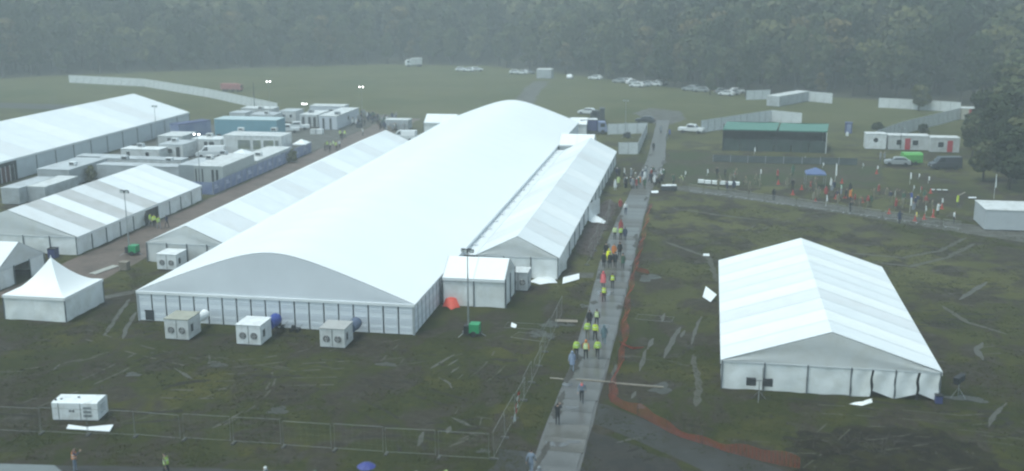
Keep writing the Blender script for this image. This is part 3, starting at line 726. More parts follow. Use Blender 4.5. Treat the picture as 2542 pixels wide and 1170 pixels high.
hoarding('short white hoarding at the wood edge, left of the meadow container', [(1852,249),(1912,247)], 2.5, GATEW)
hoarding('white hoarding running on from the meadow container towards the trees', [(2002,252),(2066,258)], 2.6, GATEW)
hoarding('white hoarding below the lone round tree at the meadow corner', [(2180,268),(2260,272),(2384,280)], 2.4, GATEW)
hoarding('long sloping white hoarding coming down to the round-windowed cabin', [(2386,296),(2240,334),(2152,368)], 2.6, GATEW, 2.6)
hoarding('white hoarding behind the green roofed shelter', [(1740,331),(1790,323),(1914,303),(1990,311)], 2.6, GATEW)
hoarding('curved white hoarding round the light tower by the gravel track', [(1535,384),(1584,384),(1606,332),(1508,335)], 2.2, GATEW, 2.2)

# air handling units in front of the great marquee
def air_unit(label, A, w, d, h, M, roofM, duct=None, rz=0., split=True):
    a = G(*A); root = thing('air_unit', label, 'air unit', a, rz, 'air handling units beside the marquees')
    MB().box(0, w, 0, d, .1, h-.05).build('body', M, root)
    MB().box(-.04, w+.04, -.04, d+.04, h-.05, h+.02).build('roof', roofM, root)
    MB().box(.08, w-.08, .08, d-.08, 0, .1).build('skid', DARK, root)
    for k in range(2):
        cx = w*(.27+.46*k); cz = h*.47; r = .30
        fan = MB(); fan.prism([(cx+r*math.cos(t), cz+r*math.sin(t)) for t in [2*math.pi*i/20 for i in range(20)]], 'y', -.02, -.003)
        fo = fan.build('fan', BLACK, root)
        g = MB()
        for rr in (.14, .22, .32):
            g.tube([(cx+rr*math.cos(t), -.035, cz+rr*math.sin(t)) for t in [2*math.pi*i/20 for i in range(21)]], .014, 4, cap=False)
        for t in range(4): g.tube([(cx-r*math.cos(t*.785), -.035, cz-r*math.sin(t*.785)), (cx+r*math.cos(t*.785), -.035, cz+r*math.sin(t*.785))], .012, 4)
        g.build('grille', STEEL, fo)
    if split: MB().box(w/2-.025, w/2+.025, -.015, -.003, .15, h-.1).build('seam', DARK, root)
    for k in range(3):
        y = d*(.12+.3*k); MB().box(w+.003, w+.02, y, y+d*.22, .3, h-.3).build('side_door', M, root)
    MB().box(w+.004, w+.03, d*.2, d*.38, h*.35, h*.7).build('louvre', DARK, root)
    if duct:
        x, dm, r = duct
        pts = [(x, d+.05, h*.62), (x, d+.6, h*.66), (x, d+1.3, h*.6), (x, d+1.7, h*.5)]
        du = MB(); du.tube([(x, d-.02+.14*i, h*.62+.05*math.sin(i*.5)) for i in range(14)], [r*(1+.06*(i % 2)) for i in range(14)], 14); du.build('duct', dm, root)
    return root
WBLUE = mat('duct_blue', (.03, .06, .28), .45, .1, 3)
air_unit('beige-roofed air unit with two fans, first along the huge marquee front, white duct', (411,843), 2.25, 2.4, 1.95, WHITE2, BEIGE, (1.9, PVC[0], .42))
air_unit('clean white air unit with two fans and a blue duct, middle of the marquee front', (588,856), 2.25, 2.5, 1.85, WHITE, WHITE, (2.0, WBLUE, .52))
air_unit('grey-roofed air unit with dark centre seam and slate duct, nearest the marquee corner post', (795,863), 2.25, 2.3, 1.78, BEIGE if False else WHITE2, mat('air_roof_grey', (.40, .40, .39), .5, .08, 1), (2.0, mat('duct_slate', (.10, .13, .20), .5, .1, 3), .5))
air_unit('white air unit tucked between the low annex gable and the huge marquee', (391,670), 2.3, 2.5, 1.8, WHITE, WHITE)
air_unit('grey air unit behind the short link tent', (1262,722), 2.0, 2.2, 2.0, GREYC, WHITE2)
def small(label, cat, name, A, parts, rz=0.):
    root = thing(name, label, cat, G(*A), rz)
    for pn, M, bs in parts:
        mb = MB()
        for b in bs: mb.box(*b)
        mb.build(pn, M, root)
    return root
small('grey wheeled bin standing against the first marquee panel', 'bin', 'wheeled_bin', (362,797), [('body', DARK, [(0,.85,0,.6,.12,1.0)]), ('lid', BLACK, [(-.03,.88,-.05,.64,1.0,1.08)]), ('wheel', BLACK, [(0,.1,.45,.65,0,.2),(.75,.85,.45,.65,0,.2)])])
small('small black cabinet against the marquee wall near its corner', 'cabinet', 'cabinet', (985,829), [('body', BLACK, [(0,.5,0,.35,.06,.75)]), ('lid', DARK, [(-.02,.52,-.02,.37,.75,.8)]), ('foot', DARK, [(.05,.12,.05,.3,0,.06),(.38,.45,.05,.3,0,.06)])])
def dolly(label, A):
    root = thing('dolly', label, 'dolly', G(*A))
    MB().box(0, .8, 0, .5, .28, .36).build('deck', DARK, root); MB().box(.1, .45, .1, .4, .36, .58).build('coil', BLACK, root)
    for x in (.1, .7):
        for y in (-.03, .53):
            MB().prism([(x+.16*math.cos(t), .16+.16*math.sin(t)) for t in [2*math.pi*i/12 for i in range(12)]], 'y', y-.05, y+.05).build('wheel', BLACK, root)
    MB().tube([(.8,.25,.32),(1.15,.25,.75)], .02, 5).build('handle', STEEL, root)
dolly('small dark wheeled dolly at the marquee foot beside the blue duct', (684,817)); dolly('second dark dolly with cable coil, a little further along the marquee foot', (720,825))
small('dark crate on the lane behind the pointed tent', 'crate', 'crate', (119,642), [('body', NAVY, [(0,.9,0,.9,.05,1.1)]), ('lid', BLACK, [(-.03,.93,-.03,.93,1.1,1.16)]), ('foot', DARK, [(.05,.2,.05,.85,0,.05),(.7,.85,.05,.85,0,.05)])])
small('brown timber crate at the end of the pale plank stack by the lane', 'crate', 'crate', (296,672), [('body', TIMBER, [(0,.9,0,.8,.05,.9)]), ('lid', TIMBER, [(-.03,.93,-.03,.83,.9,.95)]), ('foot', DARK, [(.05,.2,.05,.75,0,.05),(.7,.85,.05,.75,0,.05)])])
def planks():
    a, b, w, rz = frame((236,683), (296,662)); root = thing('plank_stack', 'stack of pale planks lying beside the timber crate on the lane', 'planks', a, rz)
    for k in range(4): MB().box(random.uniform(0,.15), w, .22*k, .22*k+.19, .03, .09+.02*(k % 2)).build('plank', mat('pale_plank', (.42, .42, .38), .7, .1, 3), root)
planks()
small('black case standing at the corner of the lone striped marquee', 'case', 'equipment_case', (2322,1004), [('body', NAVY, [(0,.5,0,.5,.05,.62)]), ('lid', BLACK, [(-.02,.52,-.02,.52,.62,.7)]), ('foot', BLACK, [(.05,.12,.05,.45,0,.05),(.38,.45,.05,.45,0,.05)])])

# clutter of the compound: roof units, crates, bins
def roof_unit(label, px, py, z, s=1., M=None):
    g = G(px, py, z); root = thing('roof_unit', label, 'roof unit', g, random.uniform(-.1, .1))
    MB().box(0, 1.1*s, 0, .8*s, .06, .62*s).build('case', M or WHITE, root); MB().box(.05, 1.05*s, .05, .75*s, 0, .06).build('skid', DARK, root)
    MB().box(.15*s, .95*s, -.02, -.003, .16*s, .52*s).build('grille', DARK, root)
RU = 0
for lb, px, py, z in (('small unit on the roof of the clean windowed cabin block, nearer the teal trailer',590,326,3.7),('second small unit on the windowed cabin block roof, lane side',672,326,3.7),('small unit on the longest low container',300,398,2.6),('small unit on the far end of the longest low container',410,402,2.6),
                   ('unit on the roof of the slotted cabin',510,396,3.6),('second unit on the slotted cabin roof, set back',545,384,3.6),('unit on the long pale block behind the blue boards',600,404,2.3),('unit set back on the long pale block roof',632,388,2.3),
                   ('unit on the bright roofed trailer cabin',340,365,2.2),('unit on the two-door cabin roof beside the trailer',425,352,2.6),('unit on the cabin roof under the two work lamps',512,340,2.7),('unit on the two-door cabin roof at the compound end',830,285,3.0),
                   ('unit on the flat cabin above the two pickups',655,284,2.4),('unit on the long low pale cabin behind the dark mast',640,272,2.5),('unit on the cabin by the bright lamp cluster',765,280,2.7),('unit on the flat grey container by the largest marquee',170,412,2.7)):
    roof_unit(lb, px, py, z, 1., (WHITE, WHITE2, GREYC)[RU % 3]); RU += 1
for lb, px, py, M, s_ in (('dark bin in the yard before the white van',556,396,DARK,1.),('white crate stack in the yard beside the van',574,398,WHITE2,1.1),('blue bin beside the lamp-lit cabin doorway',466,388,NAVY,.9),('dark crate by the two pickups',690,334,DARK,1.),
                          ('pale crate behind the second pickup',770,334,WHITE2,1.2),('white crate before the two-door cabin at the compound end',786,334,WHITE,1.3),('dark crate on the lane past the compound end',884,318,DARK,1.2),('timber crate among the crowd beyond the compound',962,326,TIMBER,1.6),('pale folded boards among the crowd beyond the compound',985,312,WHITE2,2.0)):
    small(lb, 'crate' if 'bin' not in lb else 'bin', 'crate' if 'bin' not in lb else 'bin', (px, py), [('body', M, [(0,.9*s_,0,.8*s_,.06,.95)]), ('lid', M, [(-.03,.9*s_+.03,-.03,.8*s_+.03,.95,1.02)]), ('foot', BLACK, [(.06,.2,.06,.7*s_,0,.06),(.7*s_,.85*s_,.06,.7*s_,0,.06)])])
def generator():
    a, b, w, rz = frame((132,1045), (245,1047)); d = 1.75; h = 1.45; c = .16
    root = thing('generator', 'white canopied generator with louvred end on the grass behind the fence', 'generator', a, rz)
    mb = MB(); mb.prism([(0,.1),(d,.1),(d,h-c*.4),(d-c,h),(c,h),(0,h-c*.4)], 'x', 0, w); mb.build('canopy', WHITE, root)
    MB().box(.1, w-.1, .1, d-.1, 0, .1).build('skid', DARK, root)
    for x in (w*.14, w*.62): MB().box(x-.02, x+.02, -.012, -.003, .14, h-.1).build('door_seam', DARK, root)
    for k in range(3):
        z = .35+.3*k; lv = MB()
        for j in range(3): lv.box(w*.68, w*.86, -.02, -.004, z+.06*j, z+.06*j+.04)
        lv.build('louvre', mat('louvre_grey', (.16, .18, .19)), root)
    mk = MB(); mk.box(w*.37, w*.42, -.014, -.003, .72, .86); mk.box(w*.44, w*.49, -.014, -.003, .72, .86); mk.build('emblem', DARK, root)
    sv = MB()
    for j in range(4): sv.box(w+.003, w+.02, d*.25, d*.75, .45+.18*j, .55+.18*j)
    sv.build('side_louvre', GREYC, root)
    for x, y in ((w*.12,.55),(w*.45,.95)): MB().box(x, x+.14, y, y+.14, h, h+.06).build('filler_cap', DARK, root)
    MB().tube([(.18,.35,h-.02),(.18,.35,h+.14)], .07, 8).build('exhaust', BLACK, root)
    lf = MB(); lf.box(w*.5-.1, w*.5+.1, d*.5-.03, d*.5+.03, h, h+.05); lf.build('lifting_eye', STEEL, root)
generator()

# ------------------------------------------------------------------ lighting towers
def light_tower(label, base, top, heads=4, lit=False, genset=True, gm=GREEN, dark=False, side=1, r=.06):
    g = G(*base); h = HT(*top, g); root = thing('light_tower', label, 'light tower', g, 0, 'lighting towers')
    MB().tube([(0,0,.4),(0,0,h*.4)], r*1.3, 8).build('mast', STEEL if not dark else DARK, root)
    MB().tube([(0,0,h*.4),(0,0,h*.72)], r, 8).build('mast', STEEL if not dark else DARK, root)
    MB().tube([(0,0,h*.72),(0,0,h-.1)], r*.75, 8).build('mast', STEEL if not dark else DARK, root)
    if heads:
        MB().box(-.45, .45, -.03, .03, h-.14, h-.06).build('crossbar', STEEL, root)
        for k in range(heads):
            x = -.42+.84*k/max(1, heads-1); y = -.12 if k % 2 else .12
            l = MB(); l.box(x-.17, x+.17, y-.1, y+.1, h-.32, h-.02); lo = l.build('lamp', BLACK, root)
            MB().box(x-.14, x+.14, y-.125, y-.102, h-.29, h-.06).build('lens', LAMP if lit else mat('lens_pale', (.5, .54, .54), .2, .05, 2), lo)
    if genset:
        MB().box(.15*side, 1.05*side, -.5, .5, .35, 1.15).build('engine_cover', gm, root) if side > 0 else MB().box(-1.05, -.15, -.5, .5, .35, 1.15).build('engine_cover', gm, root)
        MB().box(-.35, .2, -.4, .4, .3, .95).build('control_box', BLACK, root)
        MB().box(-.5, 1.15, -.45, .45, .24, .32).build('chassis', DARK, root)
        for y in (-.56, .56):
            wv = MB(); wv.prism([(.55+.26*math.cos(t), .26+.26*math.sin(t)) for t in [2*math.pi*i/14 for i in range(14)]], 'y', y-.09, y+.09); wv.build('wheel', BLACK, root)
        leg = MB(); leg.tube([(-.4,-.4,.28),(-.75,-.9,.02)], .03, 5); leg.tube([(-.4,.4,.28),(-.75,.9,.02)], .03, 5); leg.tube([(1.1,0,.28),(1.6,0,.02)], .03, 5); leg.build('outrigger', STEEL, root)
    else:
        leg = MB()
        for k in range(3): leg.tube([(0,0,.5),(.55*math.cos(2.1*k),.55*math.sin(2.1*k),.02)], .03, 5)
        leg.build('tripod_leg', STEEL, root)
    return root
light_tower('tall grey light tower with green engine at the link tent', (1163,832), (1163,618), 4)
light_tower('light tower with green engine on the brick lane by the striped marquee', (322,632), (313,472), 4)
light_tower('unlit light tower before the largest marquee wall', (391,365), (386,262), 2, genset=False)
light_tower('lit light tower with two bright lamps before the slotted cabin', (499,478), (498,330), 2, True, genset=False)
light_tower('light tower inside the curved hoarding by the gravel track', (1552,343), (1553,248), 2, gm=DARK)
light_tower('slim light tower in front of the red-doored cabins', (2234,374), (2233,316), 2, genset=False, dark=True, r=.04)
light_tower('light tower with one glaring lamp above the compound cabins', (672,302), (686,200), 2, True, genset=False, r=.04)
light_tower('farthest lit light tower, over the crowd beyond the cabins', (900,300), (900,214), 2, True, genset=False, r=.035)
light_tower('lamp cluster shining over the cabin roofs', (758,312), (757,256), 3, True, genset=False, r=.04)
light_tower('thin dark bare mast among the far compound cabins', (633,284), (632,203), 0, genset=False, dark=True, r=.1)

def horn_stand(label, base, topy, spread=.62):
    g = G(*base); h = 1.62; root = thing('speaker_stand', label, 'speaker stand', g, 0, 'floodlight stands')
    MB().tube([(0,0,0),(0,0,h)], .035, 6).build('pole', STEEL, root)
    for s in (-1, 1):
        b = MB(); b.box(s*spread-.36, s*spread+.36, -.16, .22, h-.42, h+.10); bo = b.build('speaker_box', BLACK, root)
        MB().box(s*spread-.30, s*spread+.30, -.185, -.163, h-.36, h+.04).build('grille', DARK, bo)
    MB().box(-spread, spread, -.03, .03, h-.06, h).build('crossbar', STEEL, root)
    lg = MB()
    for k in range(3): lg.tube([(0,0,.75),(.6*math.cos(2.1*k+.4),.6*math.sin(2.1*k+.4),.02)], .02, 5)
    lg.build('tripod_leg', STEEL, root)
    return root
horn_stand('twin black speaker boxes on a stand before the lone marquee gable', (1883,994), 932)
h2 = horn_stand('single stand of dark speakers turned aside, beyond the lone marquee corner', (2378,986), 935, .34); h2.rotation_euler.z = 1.0
MB().tube([(.25,.35,0),(.25,.35,2.5)], .03, 6).build('aerial', DARK, [o for o in COL.objects if o.get('label', '').startswith('twin black')][0])

# ------------------------------------------------------------------ mesh fences, barriers, net
def heras_mesh():
    mb = MB(); w, h = 3.42, 1.95
    mb.tube([(0,0,.12),(0,0,h),(w,0,h),(w,0,.12)], .017, 5); mb.tube([(0,0,.2),(w,0,.2)], .014, 5)
    for i in range(1, 8): mb.tube([(w*i/8,0,.2),(w*i/8,0,h)], .002, 3, cap=False)
    for i in range(1, 4): mb.tube([(0,0,.2+(h-.2)*i/4),(w,0,.2+(h-.2)*i/4)], .002, 3, cap=False)
    return mb.mesh('fence_panel', mat('dull_wire', (.20, .215, .20), .6, .15, 2))
HM = heras_mesh(); FOOT = MB().box(-.28, .28, -.09, .09, 0, .12).mesh('foot', mat('foot_block', (.10, .10, .09), .8, .2, 3))
FEND = MB().tube([(0,0,.1),(0,0,1.95)], .02, 5).mesh('end_post', STEEL)
def mesh_fence(label, P, lean=.06):
    root = thing('mesh_fence', label, 'fence', P[0])
    for a, b in zip(P[:-1], P[1:]):
        L_ = (b-a).length; n = max(1, round(L_/3.5)); rz = math.atan2((b-a).y, (b-a).x)
        for i in range(n):
            q = a.lerp(b, i/n)-P[0]; o = link('fence_panel', HM, root, q, rz+random.uniform(-.03, .03))
            o.rotation_euler.x = random.uniform(-lean, lean); o.rotation_euler.y = random.uniform(-.012, .012)
            link('foot', FOOT, root, q, rz+math.pi/2)
    return root
mesh_fence('temporary wire mesh fence across the grass in front of the generator', [V2(-56,64.6), V2(-38.8,66.2), V2(-13.25,66.4)])
mesh_fence('temporary wire mesh fence leading up the grass beside the walking road', [V2(-13.2,66.8), V2(-12.97,77.4), V2(-12.96,85), V2(-13.0,99.2)], .14)
mesh_fence('thin wire fence between the annex marquee and the road', [V2(-12.6,118), V2(-12.4,128), V2(-12.3,146)], .1)
def fallen_mesh(label, A, rz, z=.05):
    root = thing('fence_panel', label, 'fence panel', G(*A), rz)
    o = link('frame', HM, root, (0, 0, z)); o.rotation_euler.x = math.pi/2-.03
fallen_mesh('fence panel lying flat in the mud beside the orange net', (1585,780), -.1)
fallen_mesh('wire fence panel lying flat near the link tent', (1262,800), -.02); fallen_mesh('second flat wire fence panel, partly over the first near puddles', (1290,826), -.25, .12)
def wall_flag(label, pts, cols):
    c = Vector((-12.86, 72.6, 0)); root = thing('flag', label, 'flag', c, math.pi/2)
    for k, (M, u0, u1, z0, z1, z2, z3) in enumerate(cols):
        mb = MB(); mb.grid(lambda u, v: (u0+(u1-u0)*u, .05*math.sin(5*u+4*v+k), (z0+(z2-z0)*u)*(1-v)+(z1+(z3-z1)*u)*v), 6, 6); mb.build('cloth', M, root, smooth=True)
wall_flag('crumpled red and white flag hung on the mesh fence', None, [(PVC[1], 0., .5, .15, .9, .2, 1.3), (REDC, .5, 1.1, .55, 1.0, .75, 1.35), (PVC[1], 1.1, 1.7, .85, 1.5, 1.0, 1.7), (REDC, 1.7, 2.2, 1.1, 1.75, 1.35, 1.85)])

def orange_net(label, P, h=1.05, posts=True, lean=.15, M=ORANGE):
    Q = []
    for a, b in zip(P[:-1], P[1:]):
        n = max(1, int((b-a).length/.28)); Q += [a.lerp(b, i/n) for i in range(n)]
    Q.append(P[-1]); root = thing('barrier_net', label, 'netting', P[0])
    ph = random.random()*6
    H = [h*(.72+.22*math.sin(i*.17+ph)+.10*math.sin(i*.61)) for i in range(len(Q))]
    off = [.12*math.sin(i*.23+ph) for i in range(len(Q))]
    mb = MB(); rows = 8
    def pt(i, z):
        d = (Q[min(i+1, len(Q)-1)]-Q[max(i-1, 0)]).normalized(); nn = Vector((-d.y, d.x, 0))
        return Q[i]-P[0]+nn*(off[i]-lean*z)+Vector((0, 0, .03+H[i]*z))
    for r_ in range(rows):
        z = r_/(rows-1); t = .035
        for i in range(len(Q)-1):
            a, b = pt(i, z), pt(i+1, z); mb.add([a, b, b+Vector((0,0,t)), a+Vector((0,0,t))], [(0,1,2,3)])
    for i in range(0, len(Q)):
        d = (Q[min(i+1, len(Q)-1)]-Q[max(i-1, 0)]).normalized()*.045
        mb.add([pt(i, 0), pt(i, 0)+d, pt(i, 1)+d, pt(i, 1)], [(0,1,2,3)])
    o = mb.build('net', M, root)
    for i in range(0, len(Q), 11): MB().tube([Q[i]-P[0], Q[i]-P[0]+Vector((0,0,h*1.05))], .02, 5).build('stake', DARK, root)
    return root
orange_net('sagging orange barrier net running along the walking road', [V2(-7.65,150), V2(-7.55,140), V2(-7.45,128), V2(-7.4,112), V2(-7.3,104), V2(-7.05,96), V2(-6.7,92), V2(-6.6,88), V2(-6.75,82), V2(-6.5,78.6)], .95, lean=-.55, M=mat('orange_net_bright', (.46, .075, .04), .7, .15, 1.5))
orange_net('orange barrier net bending away from the road beside the concrete path', [V2(-6.4,78.4), V2(-5.4,76.9), V2(-4.0,75.6), V2(-1.0,72.6), V2(2.2,70.4), V2(6.8,68.8)], 1.0)
orange_net('short torn end of orange net thrown out over the mud', [V2(-6.6,91.6), V2(-5.6,90.6), V2(-4.9,91.0)], .5, lean=.4)
orange_net('loose scrap of red netting by the road above the fallen panel', [V2(-7.0,116), V2(-5.6,115.4)], .5)
small('long thin cable ramp laid across the road and grass', 'cable ramp', 'cable_ramp', (1365,940), [('ramp', TIMBER, [(0,2.1,-.1,.1,.01,.07),(2.15,5.2,-.1,.1,.095,.15),(5.25,9.1,-.12,.12,.01,.08)]), ('strip', mat('ramp_strip', (.27,.25,.21)), [(0,2.1,-.04,.04,.071,.09),(2.15,5.2,-.04,.04,.151,.17),(5.25,9.1,-.04,.04,.081,.1)])], -.055)

# crowd barriers along the gravel path
def barrier():
    mb = MB(); mb.tube([(0,0,.15),(0,0,1.05),(2.2,0,1.05),(2.2,0,.15),(0,0,.15)], .025, 5)
    for i in range(1, 10): mb.tube([(2.2*i/10,0,.15),(2.2*i/10,0,1.05)], .012, 4, cap=False)
    for x in (.3, 1.9): mb.box(x-.03, x+.03, -.3, .3, 0, .04); mb.box(x-.02, x+.02, -.02, .02, .04, .16)
    return mb.mesh('barrier', mat('barrier_steel', (.30, .31, .31), .45, .1, 3))
BM = barrier(); gb = 'crowd barriers along the gravel path'
bp_ = [G(1712,474), G(1900,501), G(2060,524), G(2240,549), G(2395,572)]
k = 0
for a, b in zip(bp_[:-1], bp_[1:]):
    n = int((b-a).length/2.35); rz = math.atan2((b-a).y, (b-a).x)
    for i in range(n):
        o = link('barrier', BM, None, a.lerp(b, i/n)+Vector((random.uniform(-.1,.1), random.uniform(-.15,.15), 0)), rz+random.uniform(-.08, .08))
        tag(o, 'grey steel crowd barrier in the line along the gravel path', 'barrier', gb); k += 1

# ------------------------------------------------------------------ shelter, gazebos, field furniture
def shelter():
    a, b, w, rz = frame((1793,374), (2050,381)); d = 8.5; h = 4.05
    root = thing('shelter', 'long open shelter with twin green canopies and dark interior', 'shelter', a, rz)
    for x0, x1 in ((0, w*.52), (w*.535, w)):
        mb = MB(); mb.grid(lambda u, v: (x0+(x1-x0)*u+.6*v, -.3+d*v*.55, h+.75*v-.1*math.sin(math.pi*u)), 10, 6); mb.build('canopy', TEALROOF, root, smooth=True)
        mb = MB(); mb.grid(lambda u, v: (x0+(x1-x0)*u+.6-.2*v, -.3+d*(.55+.45*v), h+.75-1.1*v), 10, 4); mb.build('canopy', TEALROOF, root, smooth=True)
        MB().box(x0, x1, -.32, -.28, h-.25, h-.02).build('valance', TEALROOF, root)
    for x in (.05, w*.26, w*.525, w*.76, w-.05):
        for y in (-.2, d-.2): MB().box(x-.06, x+.06, y-.06, y+.06, 0, h-.1 if y > 0 else h-.12).build('post', DARK if x < w-.1 else WHITE, root)
    MB().box(0, w, d-.1, d, 0, 3.4).build('back_wall', mat('shade_net', (.05, .06, .06), .8, .2, 1), root)
    for x in (0, w): MB().box(x-.03, x+.03, 0, d-.12, 0, 3.6).build('end_wall', mat('shade_net', (.05,.06,.06)), root)
    n = 6
    for i in range(n): MB().box(w*i/n+.1, w*(i+1)/n-.1, .2, .24, 0, 2.2).build('front_screen', mat('shade_net2', (.045, .065, .058), .85, .25, .6), root)
shelter()
hoarding('low dark windbreak netting in front of the green shelter', [(1770,402),(1900,406),(2128,411)], 1.2, mat('windbreak', (.075, .09, .09), .85, .3, .5), 3.0, 'windbreak')
def gazebo(label, c, w, h, M, wallh=None):
    g = G(*c); root = thing('gazebo', label, 'gazebo', g)
    for q in range(4):
        a = q*math.pi/2
        def fn(u, v, a=a):
            x, y = (u*2-1)*(1-v)*w/2, -(1-v)*w/2; return (x*math.cos(a)-y*math.sin(a), x*math.sin(a)+y*math.cos(a), h*.72+h*.28*v)
        mb = MB(); mb.grid(fn, 4, 4); mb.build('roof_panel', M, root)
    for sx in (-1, 1):
        for sy in (-1, 1): MB().box(sx*w*.48-.03, sx*w*.48+.03, sy*w*.48-.03, sy*w*.48+.03, 0, h*.72).build('leg', STEEL, root)
    MB().box(-w/2, w/2, -w/2-.02, -w/2, h*.66, h*.72).build('valance', M, root)
gazebo('blue pop-up gazebo among the flags on the trampled field', (2022,462), 3.0, 2.9, mat('gazebo_blue', (.09, .13, .26), .6, .1, 2))
gazebo('small white pop-up gazebo over the lane gate', (750,382), 2.6, 2.7, PVC[0])
gazebo('white pop-up gazebo behind the slotted cabin', (602,412), 3.4, 2.9, PVC[1])
g0 = 'white cloth-covered tables on the field'
for i, (px, py) in enumerate(((1740,458),(1757,460),(1775,461),(1793,462),(1810,463),(1828,464))):
    t = thing('table', 'white cloth-covered table in the row beside the gravel path', 'table', G(px, py), -.05, g0)
    MB().box(-.45, .45, -.35, .35, .68, .74).build('tabletop', PVC[0], t); MB().box(-.46, .46, -.36, .36, .28, .68).build('cloth', PVC[0], t)
    lg = MB()
    for x in (-.4, .38):
        for y in (-.3, .28): lg.box(x, x+.03, y, y+.03, 0, .28)
    lg.build('leg', DARK, t)
small('dark skip piled with pale boards at the road junction', 'skip', 'skip', (1640,474), [('body', DARK, [(0,2.4,0,1.3,.1,.7)]), ('board', PVC[2], [(.1,1.6,.1,1.1,.7,.76),(.7,2.3,.2,1.2,.76,.83)]), ('skid', BLACK, [(.2,.4,0,1.3,0,.1),(2.0,2.2,0,1.3,0,.1)])])
# flag poles on the far field
gp = 'slim pole flags on the trampled field'
FPOLES = [(1997,402,392,'w'),(2042,417,407,'w'),(2072,462,405,'w'),(2141,419,408,'w'),(2177,425,415,'w'),(2258,458,428,'w'),(2280,445,431,'w'),(2304,456,438,'w'),
          (2086,486,459,'g'),(2112,482,470,'y'),(2050,513,484,'w'),(2267,475,464,'w'),(2258,528,490,'w'),(2285,478,470,'r'),(2337,512,492,'w'),(2221,489,480,'w'),
          (2296,534,511,'w'),(2314,539,519,'r'),(2272,548,526,'y'),(2467,494,432,'w'),(1872,386,366,'w'),(2002,407,391,'w'),(1755,438,420,'w'),(1887,440,420,'w'),(1823,442,424,'r'),(1700,440,425,'w')]
FM = {'w': PVC[0], 'g': mat('flag_pale_green', (.45, .65, .5), .7, .1, 3), 'y': mat('flag_yellow', (.7, .6, .12), .7, .1, 3), 'r': REDC}
cn = {'w': 'white', 'g': 'pale green', 'y': 'yellow', 'r': 'red'}
for px, by, ty, c in FPOLES:
    g = G(px, by); h = max(.9, HT(px, ty, g)); t = thing('flag_pole', 'slim pole carrying a narrow %s flag on the trampled field' % cn[c], 'flag pole', g, random.uniform(-.5, .5), gp+', '+cn[c])
    MB().tube([(0,0,0),(.02,0,h)], .022, 5).build('pole', WHITE, t)
    mb = MB(); mb.grid(lambda u, v: (.02+.22*u*(1-.3*v), .04*math.sin(6*v+3*u), h*(.45+.53*v)), 3, 6); mb.build('flag', FM[c], t, smooth=True)
gc = 'red cones on the trampled field'
cone = MB(); cone.tube([(0,0,.05),(0,0,.75)], [.2, .04], 10); cone.box(-.26,.26,-.26,.26,0,.05); CM = cone.mesh('cone', mat('cone_red', (.38, .05, .035), .6, .1, 4))
for px, py in ((2271,549),(2294,545),(2316,540),(2338,519),(2207,531),(2023,500),(2098,492),(2112,490),(2075,494),(2176,432),(1932,458),(1990,471),(2090,455),(2310,480),(2140,503),(1968,484)):
    o = link('traffic_cone', CM, None, G(px, py), random.random()); tag(o, 'red traffic cone standing on the trampled field', 'cone', gc)
board('pale plank lying on the field near the red cones', [(2404,493),(2424,493),(2424,490),(2404,490)], [.1]*4, PVC[2], 'plank', 'plank')
board('second pale plank lying aslant in the field grass', [(2382,487),(2397,479),(2395,477),(2380,485)], [.1]*4, TIMBER, 'plank', 'plank')
small('low pale bench of three seats before the cabins at the field corner', 'bench', 'bench', (2310,478), [('seat', PVC[2], [(0,.6,0,.4,.38,.45),(.9,1.5,0,.4,.38,.45),(1.7,2.4,0,.4,.38,.45)]), ('leg', DARK, [(.05,.12,.05,.35,0,.38),(1.2,1.27,.05,.35,0,.38),(2.2,2.27,.05,.35,0,.38)])])
small('stack of navy portable toilets on the meadow behind the shelter', 'portable toilet', 'portable_toilet', (2098,332), [('body', NAVY, [(0,1.3,0,1.2,.05,2.1)]), ('roof', mat('navy_roof', (.09,.11,.24)), [(-.04,1.34,-.04,1.24,2.1,2.25)]), ('door', BLUE, [(.2,1.1,-.04,0,.1,1.95)])])
small('white litter sack at the foot of the navy toilet', 'sack', 'sack', (2100,338), [('bag', PVC[1], [(0,.5,0,.5,0,.55),(.08,.42,.08,.42,.55,.75)])])
small('red lorry body blurred on the grass before the wood', 'lorry', 'lorry', (548,228), [('body', mat('faded_red', (.35,.13,.12)), [(0,4.4,0,2.2,.7,2.2)]), ('cab', mat('faded_red', (.35,.13,.12)), [(4.45,5.8,.1,2.1,.5,2.0)]), ('windscreen', GLASS, [(5.801,5.83,.3,1.9,1.3,1.9)]), ('wheel', BLACK, [(.6,1.3,-.05,.2,0,.7),(3.2,3.9,-.05,.2,0,.7),(4.8,5.4,-.05,.2,0,.7),(.6,1.3,2.0,2.25,0,.7),(4.8,5.4,2.0,2.25,0,.7)])])

